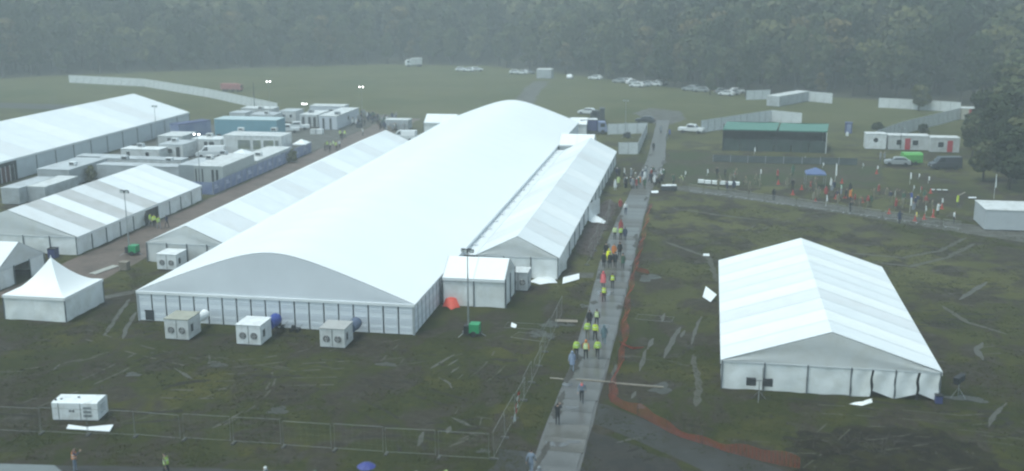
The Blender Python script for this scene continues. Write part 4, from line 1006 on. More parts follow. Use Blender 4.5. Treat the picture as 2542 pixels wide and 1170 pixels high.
# ------------------------------------------------------------------ vehicles
def car_parts(root, M, kind='car'):
    if kind == 'car': Lc, wd_, prof, gl = 4.2, 1.75, [(-2.1,.35),(2.1,.35),(2.12,.72),(1.9,.86),(1.05,.95),(-1.85,.98),(-2.1,.85)], [(1.05,.95),(.45,1.42),(-1.2,1.46),(-1.85,.98)]
    elif kind == 'van': Lc, wd_, prof, gl = 5.0, 1.95, [(-2.5,.38),(2.5,.38),(2.5,.95),(1.75,1.2),(-2.5,1.2)], [(1.75,1.2),(1.05,2.05),(-2.5,2.1),(-2.5,1.2)]
    else: Lc, wd_, prof, gl = 5.2, 1.9, [(-2.6,.5),(2.6,.5),(2.6,1.0),(1.3,1.12),(-.9,1.12),(-1.0,1.05),(-2.6,1.05)], [(1.3,1.12),(.75,1.75),(-.7,1.78),(-.9,1.12)]
    hw = wd_/2
    b = MB(); b.prism(prof, 'y', -hw, hw); b.build('body', M, root)
    # upper body tapered inwards, glazing set proud of it
    n = len(gl); tap = lambda z: hw-.02-(z-gl[0][1])*.22
    V = [(x, -tap(z), z) for x, z in gl]+[(x, tap(z), z) for x, z in gl]
    c = MB(); c.add(V, [tuple(range(n)), tuple(range(2*n-1, n-1, -1))]+[(i, i+n, (i+1) % n+n, (i+1) % n) for i in range(n)]); c.build('cabin', M, root)
    def gp_(q, s, o=.012):
        return [(x, s*(tap(z)+o), z) for x, z in q]
    cx = sum(x for x, _ in gl)/n; cz = sum(z for _, z in gl)/n
    q = [(cx+(x-cx)*.84, cz+(z-cz)*.74+.02) for x, z in gl]
    if kind == 'van': q = [(x if x > 0 else .35, z) for x, z in q]
    for s in (-1, 1):
        g = MB(); v = gp_(q, s); g.add(v, [tuple(range(n)) if s < 0 else tuple(range(n))[::-1]]); g.build('side_window', GLASS, root)
    (xa, za), (xb, zb) = gl[0], gl[1]
    w_ = MB(); w_.add([(xa+.012-.02, -tap(za)+.1, za+.05), (xb+.03, -tap(zb)+.1, zb-.05), (xb+.03, tap(zb)-.1, zb-.05), (xa+.012-.02, tap(za)-.1, za+.05)], [(0,3,2,1)]); w_.build('windscreen', GLASS, root)
    wm = MB(); wm.prism([(.33*math.cos(t), .33*math.sin(t)) for t in [2*math.pi*i/14 for i in range(14)]], 'y', -.11, .11); wm = wm.mesh('wheel', BLACK)
    for x in (-Lc*.30, Lc*.31):
        for s in (-1, 1): link('wheel', wm, root, (x, s*(hw-.08), .33))
    for s in (-1, 1):
        MB().box(Lc/2+.001-.02, Lc/2+.02, s*hw*.68-.16, s*hw*.68+.16, .62, .78).build('headlight', mat('lamp_glass', (.7,.72,.72), .2, .02), root)
        MB().box(-Lc/2-.02, -Lc/2+.001, s*hw*.74-.1, s*hw*.74+.1, .66, .86).build('tail_light', REDC, root)
    MB().box(Lc/2, Lc/2+.06, -hw*.9, hw*.9, .38, .55).build('bumper', DARK, root)
PROTO = {}
def vehicle(kind, M, label, px, py, heading, group=None, cat='car'):
    key = (kind, M.name)
    if key in PROTO: r = copy_tree(PROTO[key])
    else:
        r = thing({'car': 'car', 'van': 'van', 'pickup': 'pickup'}[kind], label, cat); car_parts(r, M, kind); PROTO[key] = r
    r['label'] = label; r['category'] = cat
    if group: r['group'] = group
    elif 'group' in r: del r['group']
    r.location = G(px, py); r.rotation_euler = (0, 0, R(heading)); return r
CW = mat('car_white', (.68, .70, .71), .3, .03, 1, spec=.5); CS = mat('car_silver', (.36, .38, .40), .3, .04, 1, spec=.5, metal=.3); CD = mat('car_dark', (.035, .04, .05), .3, .1, 1, spec=.5)
vehicle('pickup', CW, 'white pickup with a covered back beside the hoarding near the shelter', 1716, 330, -14, cat='pickup')
vehicle('van', CW, 'white van among the grey containers behind the slotted cabin', 524, 391, 195, cat='van')
vehicle('pickup', CW, 'white pickup nearest the teal trailer roof', 712, 330, 200, cat='pickup'); vehicle('pickup', CW, 'second white pickup, parked behind the first by the cabins', 738, 323, 200, cat='pickup')
vehicle('van', CW, 'white van parked at the far end of the low annex beside the huge marquee', 1003, 350, 178, cat='van')
vehicle('car', CW, 'white car on the grass beside the blue lorry', 1458, 284, 170); vehicle('car', CD, 'dark car half hidden behind the white one near the blue lorry', 1480, 292, 95)
vehicle('car', CD, 'dark low car by the gravel track above the curved hoarding', 1602, 305, 175); vehicle('car', CS, 'small silver car beside the bright green trailer', 2227, 411, 175)
vehicle('van', CD, 'dark van under the tree with a bright reflection on its windscreen', 2345, 420, 190, cat='van')
ge = 'cars parked along the wood edge'
for px, py, hd, c in ((1146,177,10,0),(1163,178,170,0),(1183,177,20,0),(1280,184,10,0),(1296,185,170,0),(1312,184,30,1),(1478,198,160,0),(1415,196,90,0),(1556,206,150,0),(1572,210,20,0),
                      (1581,217,165,0),(1594,216,30,0),(1606,213,150,1),(1626,214,160,0),(1641,211,20,1),(1712,226,160,1),(1726,224,20,1),(1741,229,170,1),(1792,232,20,1),(1803,238,160,0),(1818,236,170,1),(1830,232,15,0),(1538,206,165,1)):
    cl_ = 'near the white box lorry' if px < 1200 else 'left of the wood-edge container' if px < 1330 else 'standing apart, right of the wood-edge container' if px < 1500 else 'in the thick cluster above the gravel track' if px < 1650 else 'beside the low bush tree' if px < 1760 else 'at the end of the parked row by the hoarding'
    lb_ = '%s car %s' % (('white', 'silver')[c], cl_); vehicle('car', (CW, CS)[c], lb_, px, py, hd, ge+', '+lb_)
def lorry(label, A, B, d, h, M, cabM, cablen=1.9, roofM=None, name='lorry', flip=False):
    a, b, w, rz = frame(A, B); root = thing(name, label, 'lorry', a, rz)
    x0, x1 = (cablen+.15, w) if not flip else (0, w-cablen-.15); c0, c1 = (0, cablen) if not flip else (w-cablen, w)
    MB().box(x0, x1, 0, d, .75, h-.08).build('body', M, root); MB().box(x0-.03, x1+.03, -.03, d+.03, h-.08, h).build('roof', roofM or M, root)
    cb = MB(); pr = [(c0, .5), (c1, .5), (c1, h*.82), (c0+.45, h*.82), (c0, h*.5)] if not flip else [(c0, .5), (c1, .5), (c1, h*.5), (c1-.45, h*.82), (c0, h*.82)]
    cb.prism(pr, 'y', .1, d-.1); cb.build('cab', cabM, root)
    MB().box(c0+.45, c1-.5, .07, .098, h*.5, h*.74).build('side_window', GLASS, root)
    MB().box(.2, w-.2, .3, d-.3, .45, .7).build('chassis', DARK, root)
    for x in (c0+cablen*.5, x0+(x1-x0)*(.25 if flip else .7), x0+(x1-x0)*(.42 if flip else .86)):
        for y in (.14, d-.14):
            wv = MB(); wv.prism([(x+.45*math.cos(t), .45+.45*math.sin(t)) for t in [2*math.pi*i/14 for i in range(14)]], 'y', y-.14, y+.14); wv.build('wheel', BLACK, root)
    return root
lorry('white box lorry driving along the wood edge', (1008,167), (1048,166), 2.4, 3.0, WHITE2, WHITE)
lorry('blue lorry with white roof beside the far corner of the huge marquee', (1440,334), (1508,334), 2.6, 3.0, NAVY, BLUE, roofM=WHITE2, flip=True)
lorry('dark box lorry behind the blue lorry', (1466,307), (1501,307), 2.6, 3.3, DARK, DARK)
def green_trailer():
    a, b, w, rz = frame((2243,411), (2290,411)); root = thing('trailer', 'bright lime green trailer in front of the red-doored cabins', 'trailer', a, rz)
    mb = MB(); mb.prism([(0,.45),(2.0,.45),(2.0,1.75),(1.7,2.05),(.3,2.05),(0,1.75)], 'x', 0, w); mb.build('body', LIME, root)
    for x in (w*.4, w*.62):
        for y in (-.02, 2.02):
            wv = MB(); wv.prism([(x+.33*math.cos(t), .33+.33*math.sin(t)) for t in [2*math.pi*i/12 for i in range(12)]], 'y', y-.1, y+.1); wv.build('wheel', BLACK, root)
    MB().box(-1.1, 0, .95, 1.05, .45, .55).build('drawbar', DARK, root); MB().box(w*.1, w*.9, -.02, -.003, .75, .82).build('trim', DARK, root)
green_trailer()

# ------------------------------------------------------------------ people
HAND = {}
def body_mesh(name, J, fingers=True):
    """one skinned body; J: joint -> (pos, radius)"""
    order = list(J); idx = {k: i for i, k in enumerate(order)}
    E = [('pelvis','waist'),('waist','chest'),('chest','neck'),('neck','head'),('head','crown'),
         ('chest','shL'),('shL','elL'),('elL','wrL'),('wrL','haL'),('chest','shR'),('shR','elR'),('elR','wrR'),('wrR','haR'),
         ('pelvis','hipL'),('hipL','knL'),('knL','anL'),('anL','toL'),('pelvis','hipR'),('hipR','knR'),('knR','anR'),('anR','toR')]
    me = bpy.data.meshes.new(name); me.from_pydata([J[k][0] for k in order], [(idx[a], idx[b]) for a, b in E], [])
    o = bpy.data.objects.new(name, me); COL.objects.link(o)
    sm = o.modifiers.new('skin', 'SKIN'); sm.use_smooth_shade = True
    for k in order:
        sv = me.skin_vertices[0].data[idx[k]]; r = J[k][1]; sv.radius = r if isinstance(r, tuple) else (r, r); sv.use_root = (k == 'pelvis')
    o.modifiers.new('sub', 'SUBSURF').levels = 1
    dg = bpy.context.evaluated_depsgraph_get(); res = bpy.data.meshes.new_from_object(o.evaluated_get(dg))
    V = [v.co.copy() for v in res.vertices]; F = [tuple(p.vertices) for p in res.polygons]
    bpy.data.objects.remove(o); bpy.data.meshes.remove(me)
    mb = MB(); mb.add(V, F)
    # nose, ears and fingers
    hd = Vector(J['head'][0])
    fwd = Vector((0, 1, 0))
    mb.tube([hd+Vector((0,.085,-.005)), hd+Vector((0,.125,-.03))], [.012, .018], 5)
    for s in (-1, 1): mb.tube([hd+Vector((s*.085,0,.02)), hd+Vector((s*.1,-.01,-.03))], [.02, .015], 5)
    for sd_ in 'LR':
        h = Vector(J['ha'+sd_][0]); w = Vector(J['wr'+sd_][0]); d = (h-w).normalized(); sx = 1 if sd_ == 'R' else -1
        a = Vector((0, 1, 0)); a = (a-d*a.dot(d)).normalized(); c = d.cross(a)
        for q, ln in zip((-.03, -.01, .01, .03), (.06, .075, .08, .068)):
            b0 = h+a*q-d*.01; mb.tube([b0, b0+d*ln*.55+c*.006*sx, b0+d*ln+c*.025*sx], [.0095, .009, .007], 5)
        b0 = w.lerp(h, .4)+a*.03; mb.tube([b0, b0+a*.03+d*.03, b0+a*.03+d*.065], [.012, .011, .008], 5)
    res2 = mb.mesh(name, [SKIN, WHITE, DARK, BLACK, HAIR])
    ha = [Vector(J[k][0]) for k in ('haL', 'haR')]
    for p in res2.polygons:
        c = p.center; i = 1
        if min((c-h).length for h in ha) < .105: i = 0
        elif c.z > J['neck'][0][2]+.01 and abs(c.x) < .16: i = 4 if (c.z > hd.z+.06 or (c.y < hd.y-.02 and c.z > hd.z-.07)) else 0
        elif c.z < .09: i = 3
        elif c.z < J['pelvis'][0][2]+.04 and abs(c.x) < .2+0.02: i = 2
        p.material_index = i; p.use_smooth = True
    bpy.data.meshes.remove(res); return res2
def joints(step=0., arm=0., up=False, lean=0.):
    J = {}
    def P(k, x, y, z, r): J[k] = ((x, y, z), r)
    P('pelvis', 0, 0, .95, (.15, .115)); P('waist', 0, lean*.2, 1.10, (.14, .105)); P('chest', 0, lean*.6, 1.32, (.165, .12)); P('neck', 0, lean, 1.50, .062)
    P('head', 0, lean+.015, 1.62, (.082, .098)); P('crown', 0, lean+.01, 1.725, (.068, .08))
    for s, k in ((-1, 'L'), (1, 'R')):
        y = arm*s
        P('sh'+k, s*.185, lean*.8, 1.42, .068)
        if up and k == 'R' or up == 2:
            P('el'+k, s*.27, .22, 1.28, .05); P('wr'+k, s*.10, .40, 1.46, .036); P('ha'+k, s*.07, .45, 1.53, (.04, .022))
        else:
            P('el'+k, s*.255, y*.5-.02, 1.14, .05); P('wr'+k, s*.27, y+.06, .90, .036); P('ha'+k, s*.265, y*1.15+.09, .80, (.022, .042))
        st = -step*s
        P('hip'+k, s*.095, 0, .88, .095); P('kn'+k, s*.105, st*.5+.03, .50, .066)
        P('an'+k, s*.11, st if st > 0 else st, .085 if st >= 0 else .10, .045); P('to'+k, s*.12, st+.17, .035, .036)
    return J
BODY = {'stand': body_mesh('person_stand', joints()), 'walk': body_mesh('person_walk', joints(.22, .16, False, .04)), 'walk2': body_mesh('person_walk2', joints(-.2, -.15, False, .05)),
        'photo': body_mesh('person_photo', joints(.03, 0, 2, -.02)), 'still': body_mesh('person_still', joints(.06, .05, True, .03))}
def shell(z0, z1, rx, ry, taper=.92, lean=.02, n=14, hole=None):
    mb = MB()
    def fn(u, v):
        t = 2*math.pi*u; z = z0+(z1-z0)*v; k = 1-(1-taper)*v*v
        return (rx*k*math.cos(t)*(1+.03*math.sin(5*t)), ry*k*math.sin(t)+lean*v, z)
    mb.grid(fn, n, 6); return mb
_v = shell(.98, 1.475, .225, .165, .78)
_v.add([], [])
VEST = _v.mesh('vest', WHITE)
_b = MB()
for z in (1.08, 1.24):
    _b.grid(lambda u, v: (.2285*math.cos(2*math.pi*u)*(1-.10*((z-.98)/.5)**2), .1685*math.sin(2*math.pi*u)*(1-.1*((z-.98)/.5)**2)+.012, z+.05*v), 14, 1)
BAND = _b.mesh('reflective_band', mat('reflective', (.7, .72, .70), .3, .05))
_p = shell(.55, 1.50, .30, .24, .55, .02); PONCHO = _p.mesh('poncho', WHITE)
_c = shell(.62, 1.47, .225, .175, .80, .02); COAT = _c.mesh('coat', WHITE)
_h = MB(); _h.grid(lambda u, v: (.118*math.sin(math.pi*v)*math.cos(math.pi*(1+u)*1.0), .03+.128*math.sin(math.pi*v)*math.sin(math.pi*(1+u))-.02, 1.635+.14*math.cos(math.pi*v)), 10, 8); HOOD = _h.mesh('hood', WHITE)
for me in (VEST, PONCHO, COAT, HOOD): me.polygons.foreach_set('use_smooth', [True]*len(me.polygons))
CL = {k: mat('cloth_'+k, c, .75, .15, 6) for k, c in dict(black=(.02,.021,.025), navy=(.03,.04,.08), yellow=(.55,.68,.06), lime=(.42,.60,.10), bright=(.85,.92,.02), pale=(.55,.66,.30), orange=(.60,.19,.04), pink=(.75,.16,.17),
      red=(.30,.05,.045), white=(.66,.68,.68), grey=(.22,.24,.26), bluegrey=(.17,.21,.27), teal=(.10,.16,.18), green=(.06,.12,.08), khaki=(.17,.16,.11), blue=(.05,.08,.30), lightblue=(.24,.30,.42)).items()}
def person(label, px, py, top='black', legs='black', pose='walk', face=0, vest=None, outer=None, outer_c=None, hood=None, hair=True, s=1., group=None, z=0.):
    g = G(px, py, z); o = link('person', BODY[pose], None, g, R(face)); o.scale = (s, s, s)
    tag(o, label, 'person', group)
    for i, M in ((1, CL[top]), (2, CL[legs])):
        o.material_slots[i].link = 'OBJECT'; o.material_slots[i].material = M
    if hood: o.material_slots[4].link = 'OBJECT'; o.material_slots[4].material = CL[hood]
    def garment(name, me, c):
        q = link(name, me, o); q.material_slots[0].link = 'OBJECT'; q.material_slots[0].material = CL[c]; return q
    if vest:
        q = garment('vest', VEST, vest); link('reflective_band', BAND, q)
    if outer == 'poncho': garment('poncho', PONCHO, outer_c)
    if outer == 'coat': garment('coat', COAT, outer_c)
    if hood: garment('hood', HOOD, hood)
    return o
zr_ = .09
person('person in a pink-red hooded cape walking beside the yellow-vested walker behind the big group', 1497,714, 'red','black','walk',2,None,'poncho','pink','pink',z=zr_)
person('person in bright yellow vest, next to the pink-caped walker', 1520,718, 'black','black','walk',0,'yellow',z=zr_)
person('yellow-vested person walking alone just below the pink-caped walker', 1499,750, 'khaki','black','walk2',0,'yellow',z=zr_)
person('person all in black at the road edge ahead of the yellow cluster', 1463,814, 'black','black','walk',3,None,'coat','black',z=zr_)
person('dark-jacketed person in a loose yellow vest beside the one in black', 1481,812, 'black','black','walk2',0,'pale',z=zr_)
person('yellow-vested walker at the road edge below the person in black', 1458,843, 'lime','khaki','walk',4,'lime',z=zr_)
person('yellow-vested walker in dark trousers beside the teal raincoat', 1477,846, 'yellow','black','walk2',-2,'yellow',z=zr_)
person('person in a long teal raincoat on the net side of the road', 1499,854, 'teal','teal','walk',0,None,'coat','teal','teal',z=zr_)
person('lime-vested walker beside the orange-shouldered one', 1431,891, 'lime','black','walk',0,'lime',z=zr_)
person('walker with orange shoulders over a yellow vest, middle of three abreast', 1454,893, 'orange','black','walk2',0,'pale',None,None,'orange',z=zr_)
person('lime-vested walker nearest the net in the row of three', 1483,891, 'lime','black','walk',0,'lime',z=zr_)
person('person in grey-blue coat at the road edge behind the three abreast', 1420,922, 'lightblue','bluegrey','walk',5,None,'coat','lightblue','lightblue',z=zr_)
person('person with pink scarf and grey jacket coming down the road towards the fence', 1444,999, 'bluegrey','black','walk',180,None,None,None,None,z=zr_)
p_ = [o for o in COL.objects if o.get('label', '').startswith('person with pink scarf')][0]
q_ = shell(1.36, 1.53, .15, .13, .7, .02).build('scarf', CL['pink'], p_, smooth=True)
person('person in black raising both hands to take a picture at the road edge', 1384,1056, 'black','black','photo',-4,z=zr_)
person('person in grey-blue clothes walking over the concrete apron', 1318,1178, 'bluegrey','bluegrey','walk',-10,z=.01)
person('hooded person in dark coat cut off by the bottom edge, on the road', 1338,1222, 'grey','black','walk2',-5,None,'coat','grey','grey',z=zr_)
gg = 'group in dark coats led by bright jackets on the road'
person('person in brilliant yellow rain jacket leading the dark group', 1511,655, 'bright','black','stand',180,None,'poncho','bright','bright',z=zr_)
person('person in orange jacket beside the brilliant yellow one', 1524,642, 'orange','black','stand',175,None,'coat','orange',z=zr_)
for px, py, lb, pose in ((1499,664,'person in black coat on the grass side of the dark group','walk'),(1514,665,'person in black with a white chest mark, front of the dark group','walk2'),(1527,664,'person in black coat at the front of the dark group, right of the white mark','walk'),
                   (1538,638,'person in black coat behind the orange jacket','stand'),(1546,667,'person in dark brown coat set apart on the net side of the group','walk'),(1504,640,'dark-coated person half hidden behind the brilliant yellow jacket','stand')):
    person(lb, px, py, 'black' if 'brown' not in lb else 'khaki', 'black', pose, 180, None, 'coat', 'black' if 'brown' not in lb else 'green', 'black', z=zr_)
person('pale yellow-vested person just behind the dark group, grass side', 1526,596, 'pale','black','stand',0,'pale',z=zr_); person('lime-vested person just behind the dark group, road middle', 1541,597, 'lime','black','stand',0,'lime',z=zr_)
person('navy-coated person next to the lime vest behind the dark group', 1551,598, 'navy','black','walk',0,None,'coat','navy',z=zr_)
person('person under a red hooded cape behind the lime vest', 1541,580, 'red','black','stand',0,None,'poncho','red','red',z=zr_)
person('person in orange-red jacket standing at the road edge further up', 1540,524, 'red','khaki','stand',180,None,'coat','red','red',z=zr_); person('person in white top and dark trousers beside the orange-red jacket', 1553,533, 'white','navy','walk',180,None,None,None,'white',z=zr_)
# road junction
gj = 'people gathered at the road junction'
for lb, px, py, t, l, ou, oc, hd, vs in (('person in long white poncho at the junction, beside the annex marquee',1527,474,'white','white','poncho','white','white',None),('person in pale green coat behind the white poncho',1535,464,'pale','khaki','coat','pale',None,None),
        ('person in grey coat between the pale green coat and the vested group',1550,466,'grey','grey','coat','grey',None,None),('person in dark coat with white hood at the junction',1565,466,'navy','black','coat','navy','white',None),
        ('person in tan coat near the red jackets at the junction',1571,469,'khaki','khaki','coat','khaki',None,None),('person in red jacket with white hood at the junction',1580,470,'red','black','coat','red','white',None),
        ('person in orange jacket behind the red jacket',1588,464,'orange','black','coat','orange',None,None),('person with white cap and red trim on the junction matting',1598,462,'white','red',None,None,'white',None),
        ('person in white hat at the back of the junction group',1595,448,'navy','navy','coat','navy','white',None),('person in pale coat with dark hood at the back of the junction',1601,450,'white','black','coat','white','black',None),
        ('tall person in navy coat at the junction',1613,454,'navy','navy','coat','navy','navy',None),('person in black coat, road side of the junction pair',1629,467,'black','black','coat','black',None,None),
        ('person in black coat, skip side of the junction pair',1636,466,'black','black','coat','black','black',None),('person in green coat behind the skip',1672,459,'green','black','coat','green',None,None),
        ('person in white hood by the tables near the skip',1691,463,'pale','khaki','coat','khaki','white',None),('person in dark green jacket at the junction centre',1600,470,'green','khaki','coat','green',None,None),
        ('person alone in dark clothes far up the road',1622,376,'black','black','coat','black',None,None),('person in navy by the track far up the road',1662,341,'blue','black','coat','blue',None,None),
        ('person in grey by the track beside the white pickup',1640,332,'grey','black','coat','grey',None,None),('person with white bag beside the navy one far up the road',1655,349,'grey','grey',None,None,None,None)):
    person(lb, px, py, t, l, random.choice(['stand','walk','still']), random.uniform(0, 360), vs, ou, oc, hd, group=gj)
for i in range(22):
    px = random.uniform(1530, 1650); py = 452+random.uniform(-16, 18)
    t = random.choice(['black','navy','grey','khaki','green','white','red','black'])
    person('person in %s clothing among the knot of people at the road junction' % {'green':'dark green'}.get(t, t), px, py, t, 'black', random.choice(['stand','still','walk']), random.uniform(0, 360), None, random.choice(['coat', 'poncho', None]), t, random.choice([None, t, 'white']), group=gj+', '+t)
# bottom edge
person('person in orange and yellow vest over a dark coat by the bottom path', 187,1172, 'navy','bluegrey','still',-70,'orange',z=0)
person('yellow-vested person at the bottom path below the fence', 415,1186, 'khaki','black','walk',90,'lime',z=0)
for lb, px, py, c, hd in (('person in pale grey hooded raincoat at the bottom edge',662,1222,'grey','white'),('person in pale green hooded raincoat at the bottom edge',785,1232,'pale','green'),('person under a navy umbrella at the bottom edge',905,1232,'navy','navy'),
                     ('person in grey hood cut by the bottom edge near the fence end',1035,1234,'grey','grey'),('person in pale green hood at the bottom edge beside the fence corner',1108,1232,'green','pale')):
    person(lb, px, py, c, 'black', 'walk', random.uniform(60, 120), None, 'coat', c, hd)
def umbrella(label, px, py, M):
    g = G(px, py); root = thing('umbrella', label, 'umbrella', g)
    for k in range(8):
        a0, a1 = 2*math.pi*k/8, 2*math.pi*(k+1)/8
        mb = MB(); mb.grid(lambda u, v: (.58*v*math.cos(a0+(a1-a0)*u), .58*v*math.sin(a0+(a1-a0)*u), 2.12-.26*v*v-.03*math.sin(math.pi*u)*v), 3, 5); mb.build('canopy_panel', M, root, smooth=True)
    MB().tube([(0,0,1.15),(0,0,2.2)], .012, 5).build('shaft', DARK, root)
umbrella('open navy umbrella at the bottom edge', 912, 1226, mat('umbrella_navy', (.04, .05, .22), .5, .15, 3))
# lane by the striped marquee
for lb, px, py, t, v, l in (('person in dark coat at the striped marquee doorway',363,562,'black',None,'black'),('yellow-vested person by the doorway, nearer the wall',374,562,'lime','lime','grey'),('yellow-vested person bending by the doorway, second one',384,565,'yellow','yellow','black'),
                         ('yellow-vested person stepping out on the lane, third one',395,569,'lime','lime','grey'),('person in dark clothes alone on the lane',415,566,'navy',None,'black'),('person in grey coat standing in the doorway of the striped marquee',352,556,'grey',None,'grey')):
    person(lb, px, py, t, l, random.choice(['stand','walk']), random.uniform(0, 360), v)
gl_ = 'people on the lane behind the cabins'
for px, py, t, v in ((813,372,'lime','lime'),(821,374,'khaki','pale'),(828,370,'pale','pale'),(835,374,'lime','lime'),(843,370,'white',None),(845,344,'yellow','lime'),(856,344,'yellow','lime'),(818,380,'black',None),(838,380,'black',None),(807,376,'khaki',None),(850,350,'black',None),(901,338,'white',None)):
    lb = {'lime': 'yellow-vested person in the cluster on the lane past the cabins', 'pale': 'person in faded yellow vest in the cluster past the cabins'}.get(v) or {'black': 'dark-clothed person in the cluster on the lane past the cabins', 'white': 'person in white top on the lane past the cabins', 'khaki': 'person in khaki in the cluster past the cabins'}[t]
    person(lb, px, py, t, 'black', random.choice(['stand','walk','still']), random.uniform(0, 360), v, group=gl_+', '+(v or t))
gx = 'crowd standing beyond the end of the compound'
for i in range(72):
    px = random.uniform(872, 1004); py = 296+random.uniform(-10, 22)+(px-872)*.09
    t = random.choice(['black','navy','grey','khaki','green','black','white'])
    person('person in %s clothing in the distant crowd beyond the compound cabins' % {'black':'black','navy':'navy','grey':'grey','khaki':'khaki','green':'dark green','white':'white'}[t], px, py, t, 'black', random.choice(['stand','still']), random.uniform(0, 360), None, 'coat', t, random.choice([None, t]), group=gx+', '+t)
gf = 'people about the trampled field'
for lb, px, py, t, l in (('person in white shirt and dark trousers at the path end by the cabin',2367,556,'white','black'),('person in white jacket crouching near the red cones',2327,534,'white','black'),('person in yellow top beyond the path end',2376,512,'yellow','green'),
                     ('dark-clothed person in front of the crowd barriers',1920,498,'black','black'),('dark-clothed person leaning on the crowd barriers near the flags',2232,556,'navy','black'),('person in dark coat by the crowd barriers, next to the leaning one',2110,529,'black','black'),
                     ('person in blue coat at the flag cluster',2262,505,'blue','black'),('person in green coat beneath the tall white flag',1968,436,'green','green'),('person in tan coat left of the gazebo',1953,470,'khaki','khaki'),('person in red jacket on the field behind the tables',1930,446,'red','black'),
                     ('person in pale coat near the gazebo foot',2062,470,'white','grey'),('person in orange coat behind the barriers, field centre',2110,498,'orange','black'),('person in grey coat in front of the windbreak',2185,400,'grey','grey'),('second person in grey standing beside the windbreak end',2195,402,'grey','black')):
    person(lb, px, py, t, l, random.choice(['stand','still']), random.uniform(0, 360), None, 'coat' if 'white shirt' not in lb else None, t, random.choice([None, t]))
for i in range(46):
    px = random.uniform(1760, 2330); py = 452+(px-1760)*.12+random.uniform(-22, 24)
    t = random.choice(['black','khaki','green','red','grey','navy','khaki','black','khaki'])
    person('person in %s clothing among the scattered people on the trampled field' % {'khaki':'khaki','green':'dark green'}.get(t, t), px, py, t, 'khaki' if t != 'black' else 'black', random.choice(['stand','still','walk']), random.uniform(0, 360), None, random.choice(['coat', None]), t, random.choice([None, t]), group=gf+', '+t)

# ------------------------------------------------------------------ trees
def crown_arrays(seed, n, rad, hgt, z0, leaf):
    g = np.random.default_rng(seed); nl = 13
    th = g.uniform(0, 2*np.pi, nl); zz = g.uniform(.05, 1, nl); rr = rad*g.uniform(.15, .72, nl)*(1.08-zz**1.6*.75)
    C = np.stack([rr*np.cos(th), rr*np.sin(th), z0+hgt*(.12+.72*zz)], 1); S_ = rad*g.uniform(.26, .52, nl)
    C[0] = (0, 0, z0+hgt*.5); S_[0] = rad*.62
    li = g.choice(nl, n, p=(S_**2)/np.sum(S_**2)); d = g.normal(size=(n, 3)); d /= np.linalg.norm(d, axis=1)[:, None]
    P = C[li]+d*(S_[li]*g.uniform(.55, 1.06, n)**.6)[:, None]*np.array([1, 1, .85])
    P[:, 2] = np.maximum(P[:, 2], z0*.75)
    nrm = d+g.normal(0, .55, (n, 3)); nrm /= np.linalg.norm(nrm, axis=1)[:, None]
    t = np.cross(nrm, g.normal(size=(n, 3))); t /= np.linalg.norm(t, axis=1)[:, None]; b = np.cross(nrm, t)
    s = leaf*g.uniform(.55, 1.25, n)[:, None]
    return np.stack([P-t*s-b*s*.6, P+t*s*.8-b*s*.7, P+t*s+b*s*.6, P-t*s*.7+b*s*.75], 1)
def quads_mesh(name, Q, M):
    n = len(Q); me = bpy.data.meshes.new(name); me.vertices.add(n*4); me.vertices.foreach_set('co', Q.reshape(-1).astype(np.float32))
    me.loops.add(n*4); me.loops.foreach_set('vertex_index', np.arange(n*4)); me.polygons.add(n); me.polygons.foreach_set('loop_start', np.arange(0, n*4, 4))
    me.update(); me.validate(); me.materials.append(M); return me
def trunk_mesh(seed, hgt, r):
    rd = random.Random(seed); mb = MB()
    pts = [(rd.uniform(-.1,.1)*i, rd.uniform(-.1,.1)*i, hgt*i/5) for i in range(6)]; mb.tube(pts, [r*(1.25-.18*i) for i in range(6)], 8)
    for k in range(6):
        z = hgt*(.35+.1*k); a = rd.random()*6.28; ln = hgt*rd.uniform(.25, .42)
        mb.tube([(0,0,z), (math.cos(a)*ln*.5, math.sin(a)*ln*.5, z+ln*.35), (math.cos(a)*ln, math.sin(a)*ln, z+ln*.8)], [r*.45, r*.28, r*.1], 5)
    return mb.mesh('trunk', BARK)
TP = []
for i, (hgt, rad, n, mi) in enumerate(((17,5.2,2600,0),(15,4.6,2300,1),(19,5.0,2700,0),(13,4.4,2200,2),(16,4.8,2400,1),(14,3.9,2000,3),(20,4.6,2600,0))):
    TP.append((trunk_mesh(i, hgt*.72, .28), quads_mesh('crown', crown_arrays(50+i, n, rad, hgt*.84, hgt*.16, .48), LEAF[mi]), hgt, mi))
def tree(label, g, h, k, group=None, wide=1., name='tree'):
    tm, cm, h0, _ = TP[k]; s = h/h0
    root = thing(name, label, 'tree', g, random.uniform(0, 6.28), group); root.scale = (s*wide, s*wide, s)
    link('trunk', tm, root); link('crown', cm, root); return root
edge = [G(-260,196), G(-100,200), G(190,186), G(560,172), G(950,160), G(1200,163), G(1450,190), G(1700,222), G(1850,232), G(2090,243), G(2300,256), G(2420,266)]
def along(poly, d):
    for a, b in zip(poly[:-1], poly[1:]):
        L_ = (b-a).length
        if d <= L_: return a.lerp(b, d/L_), (b-a).normalized()
        d -= L_
    return None
tot = sum((b-a).length for a, b in zip(edge[:-1], edge[1:]))
KN = {0: 'dark green', 1: 'mid green', 2: 'olive green', 3: 'russet tinged'}
marks = [(G(300,186).x, 'where the long hoarding starts'), (G(700,168).x, 'behind the long hoarding'), (G(960,160).x, 'beside the white box lorry'), (G(1250,165).x, 'behind the huge marquee ridge'),
         (G(1500,192).x, 'behind the wood-edge container'), (G(1720,222).x, 'behind the parked cars'), (G(1960,238).x, 'behind the meadow container'), (9999, 'past the meadow corner')]
cnt = 0
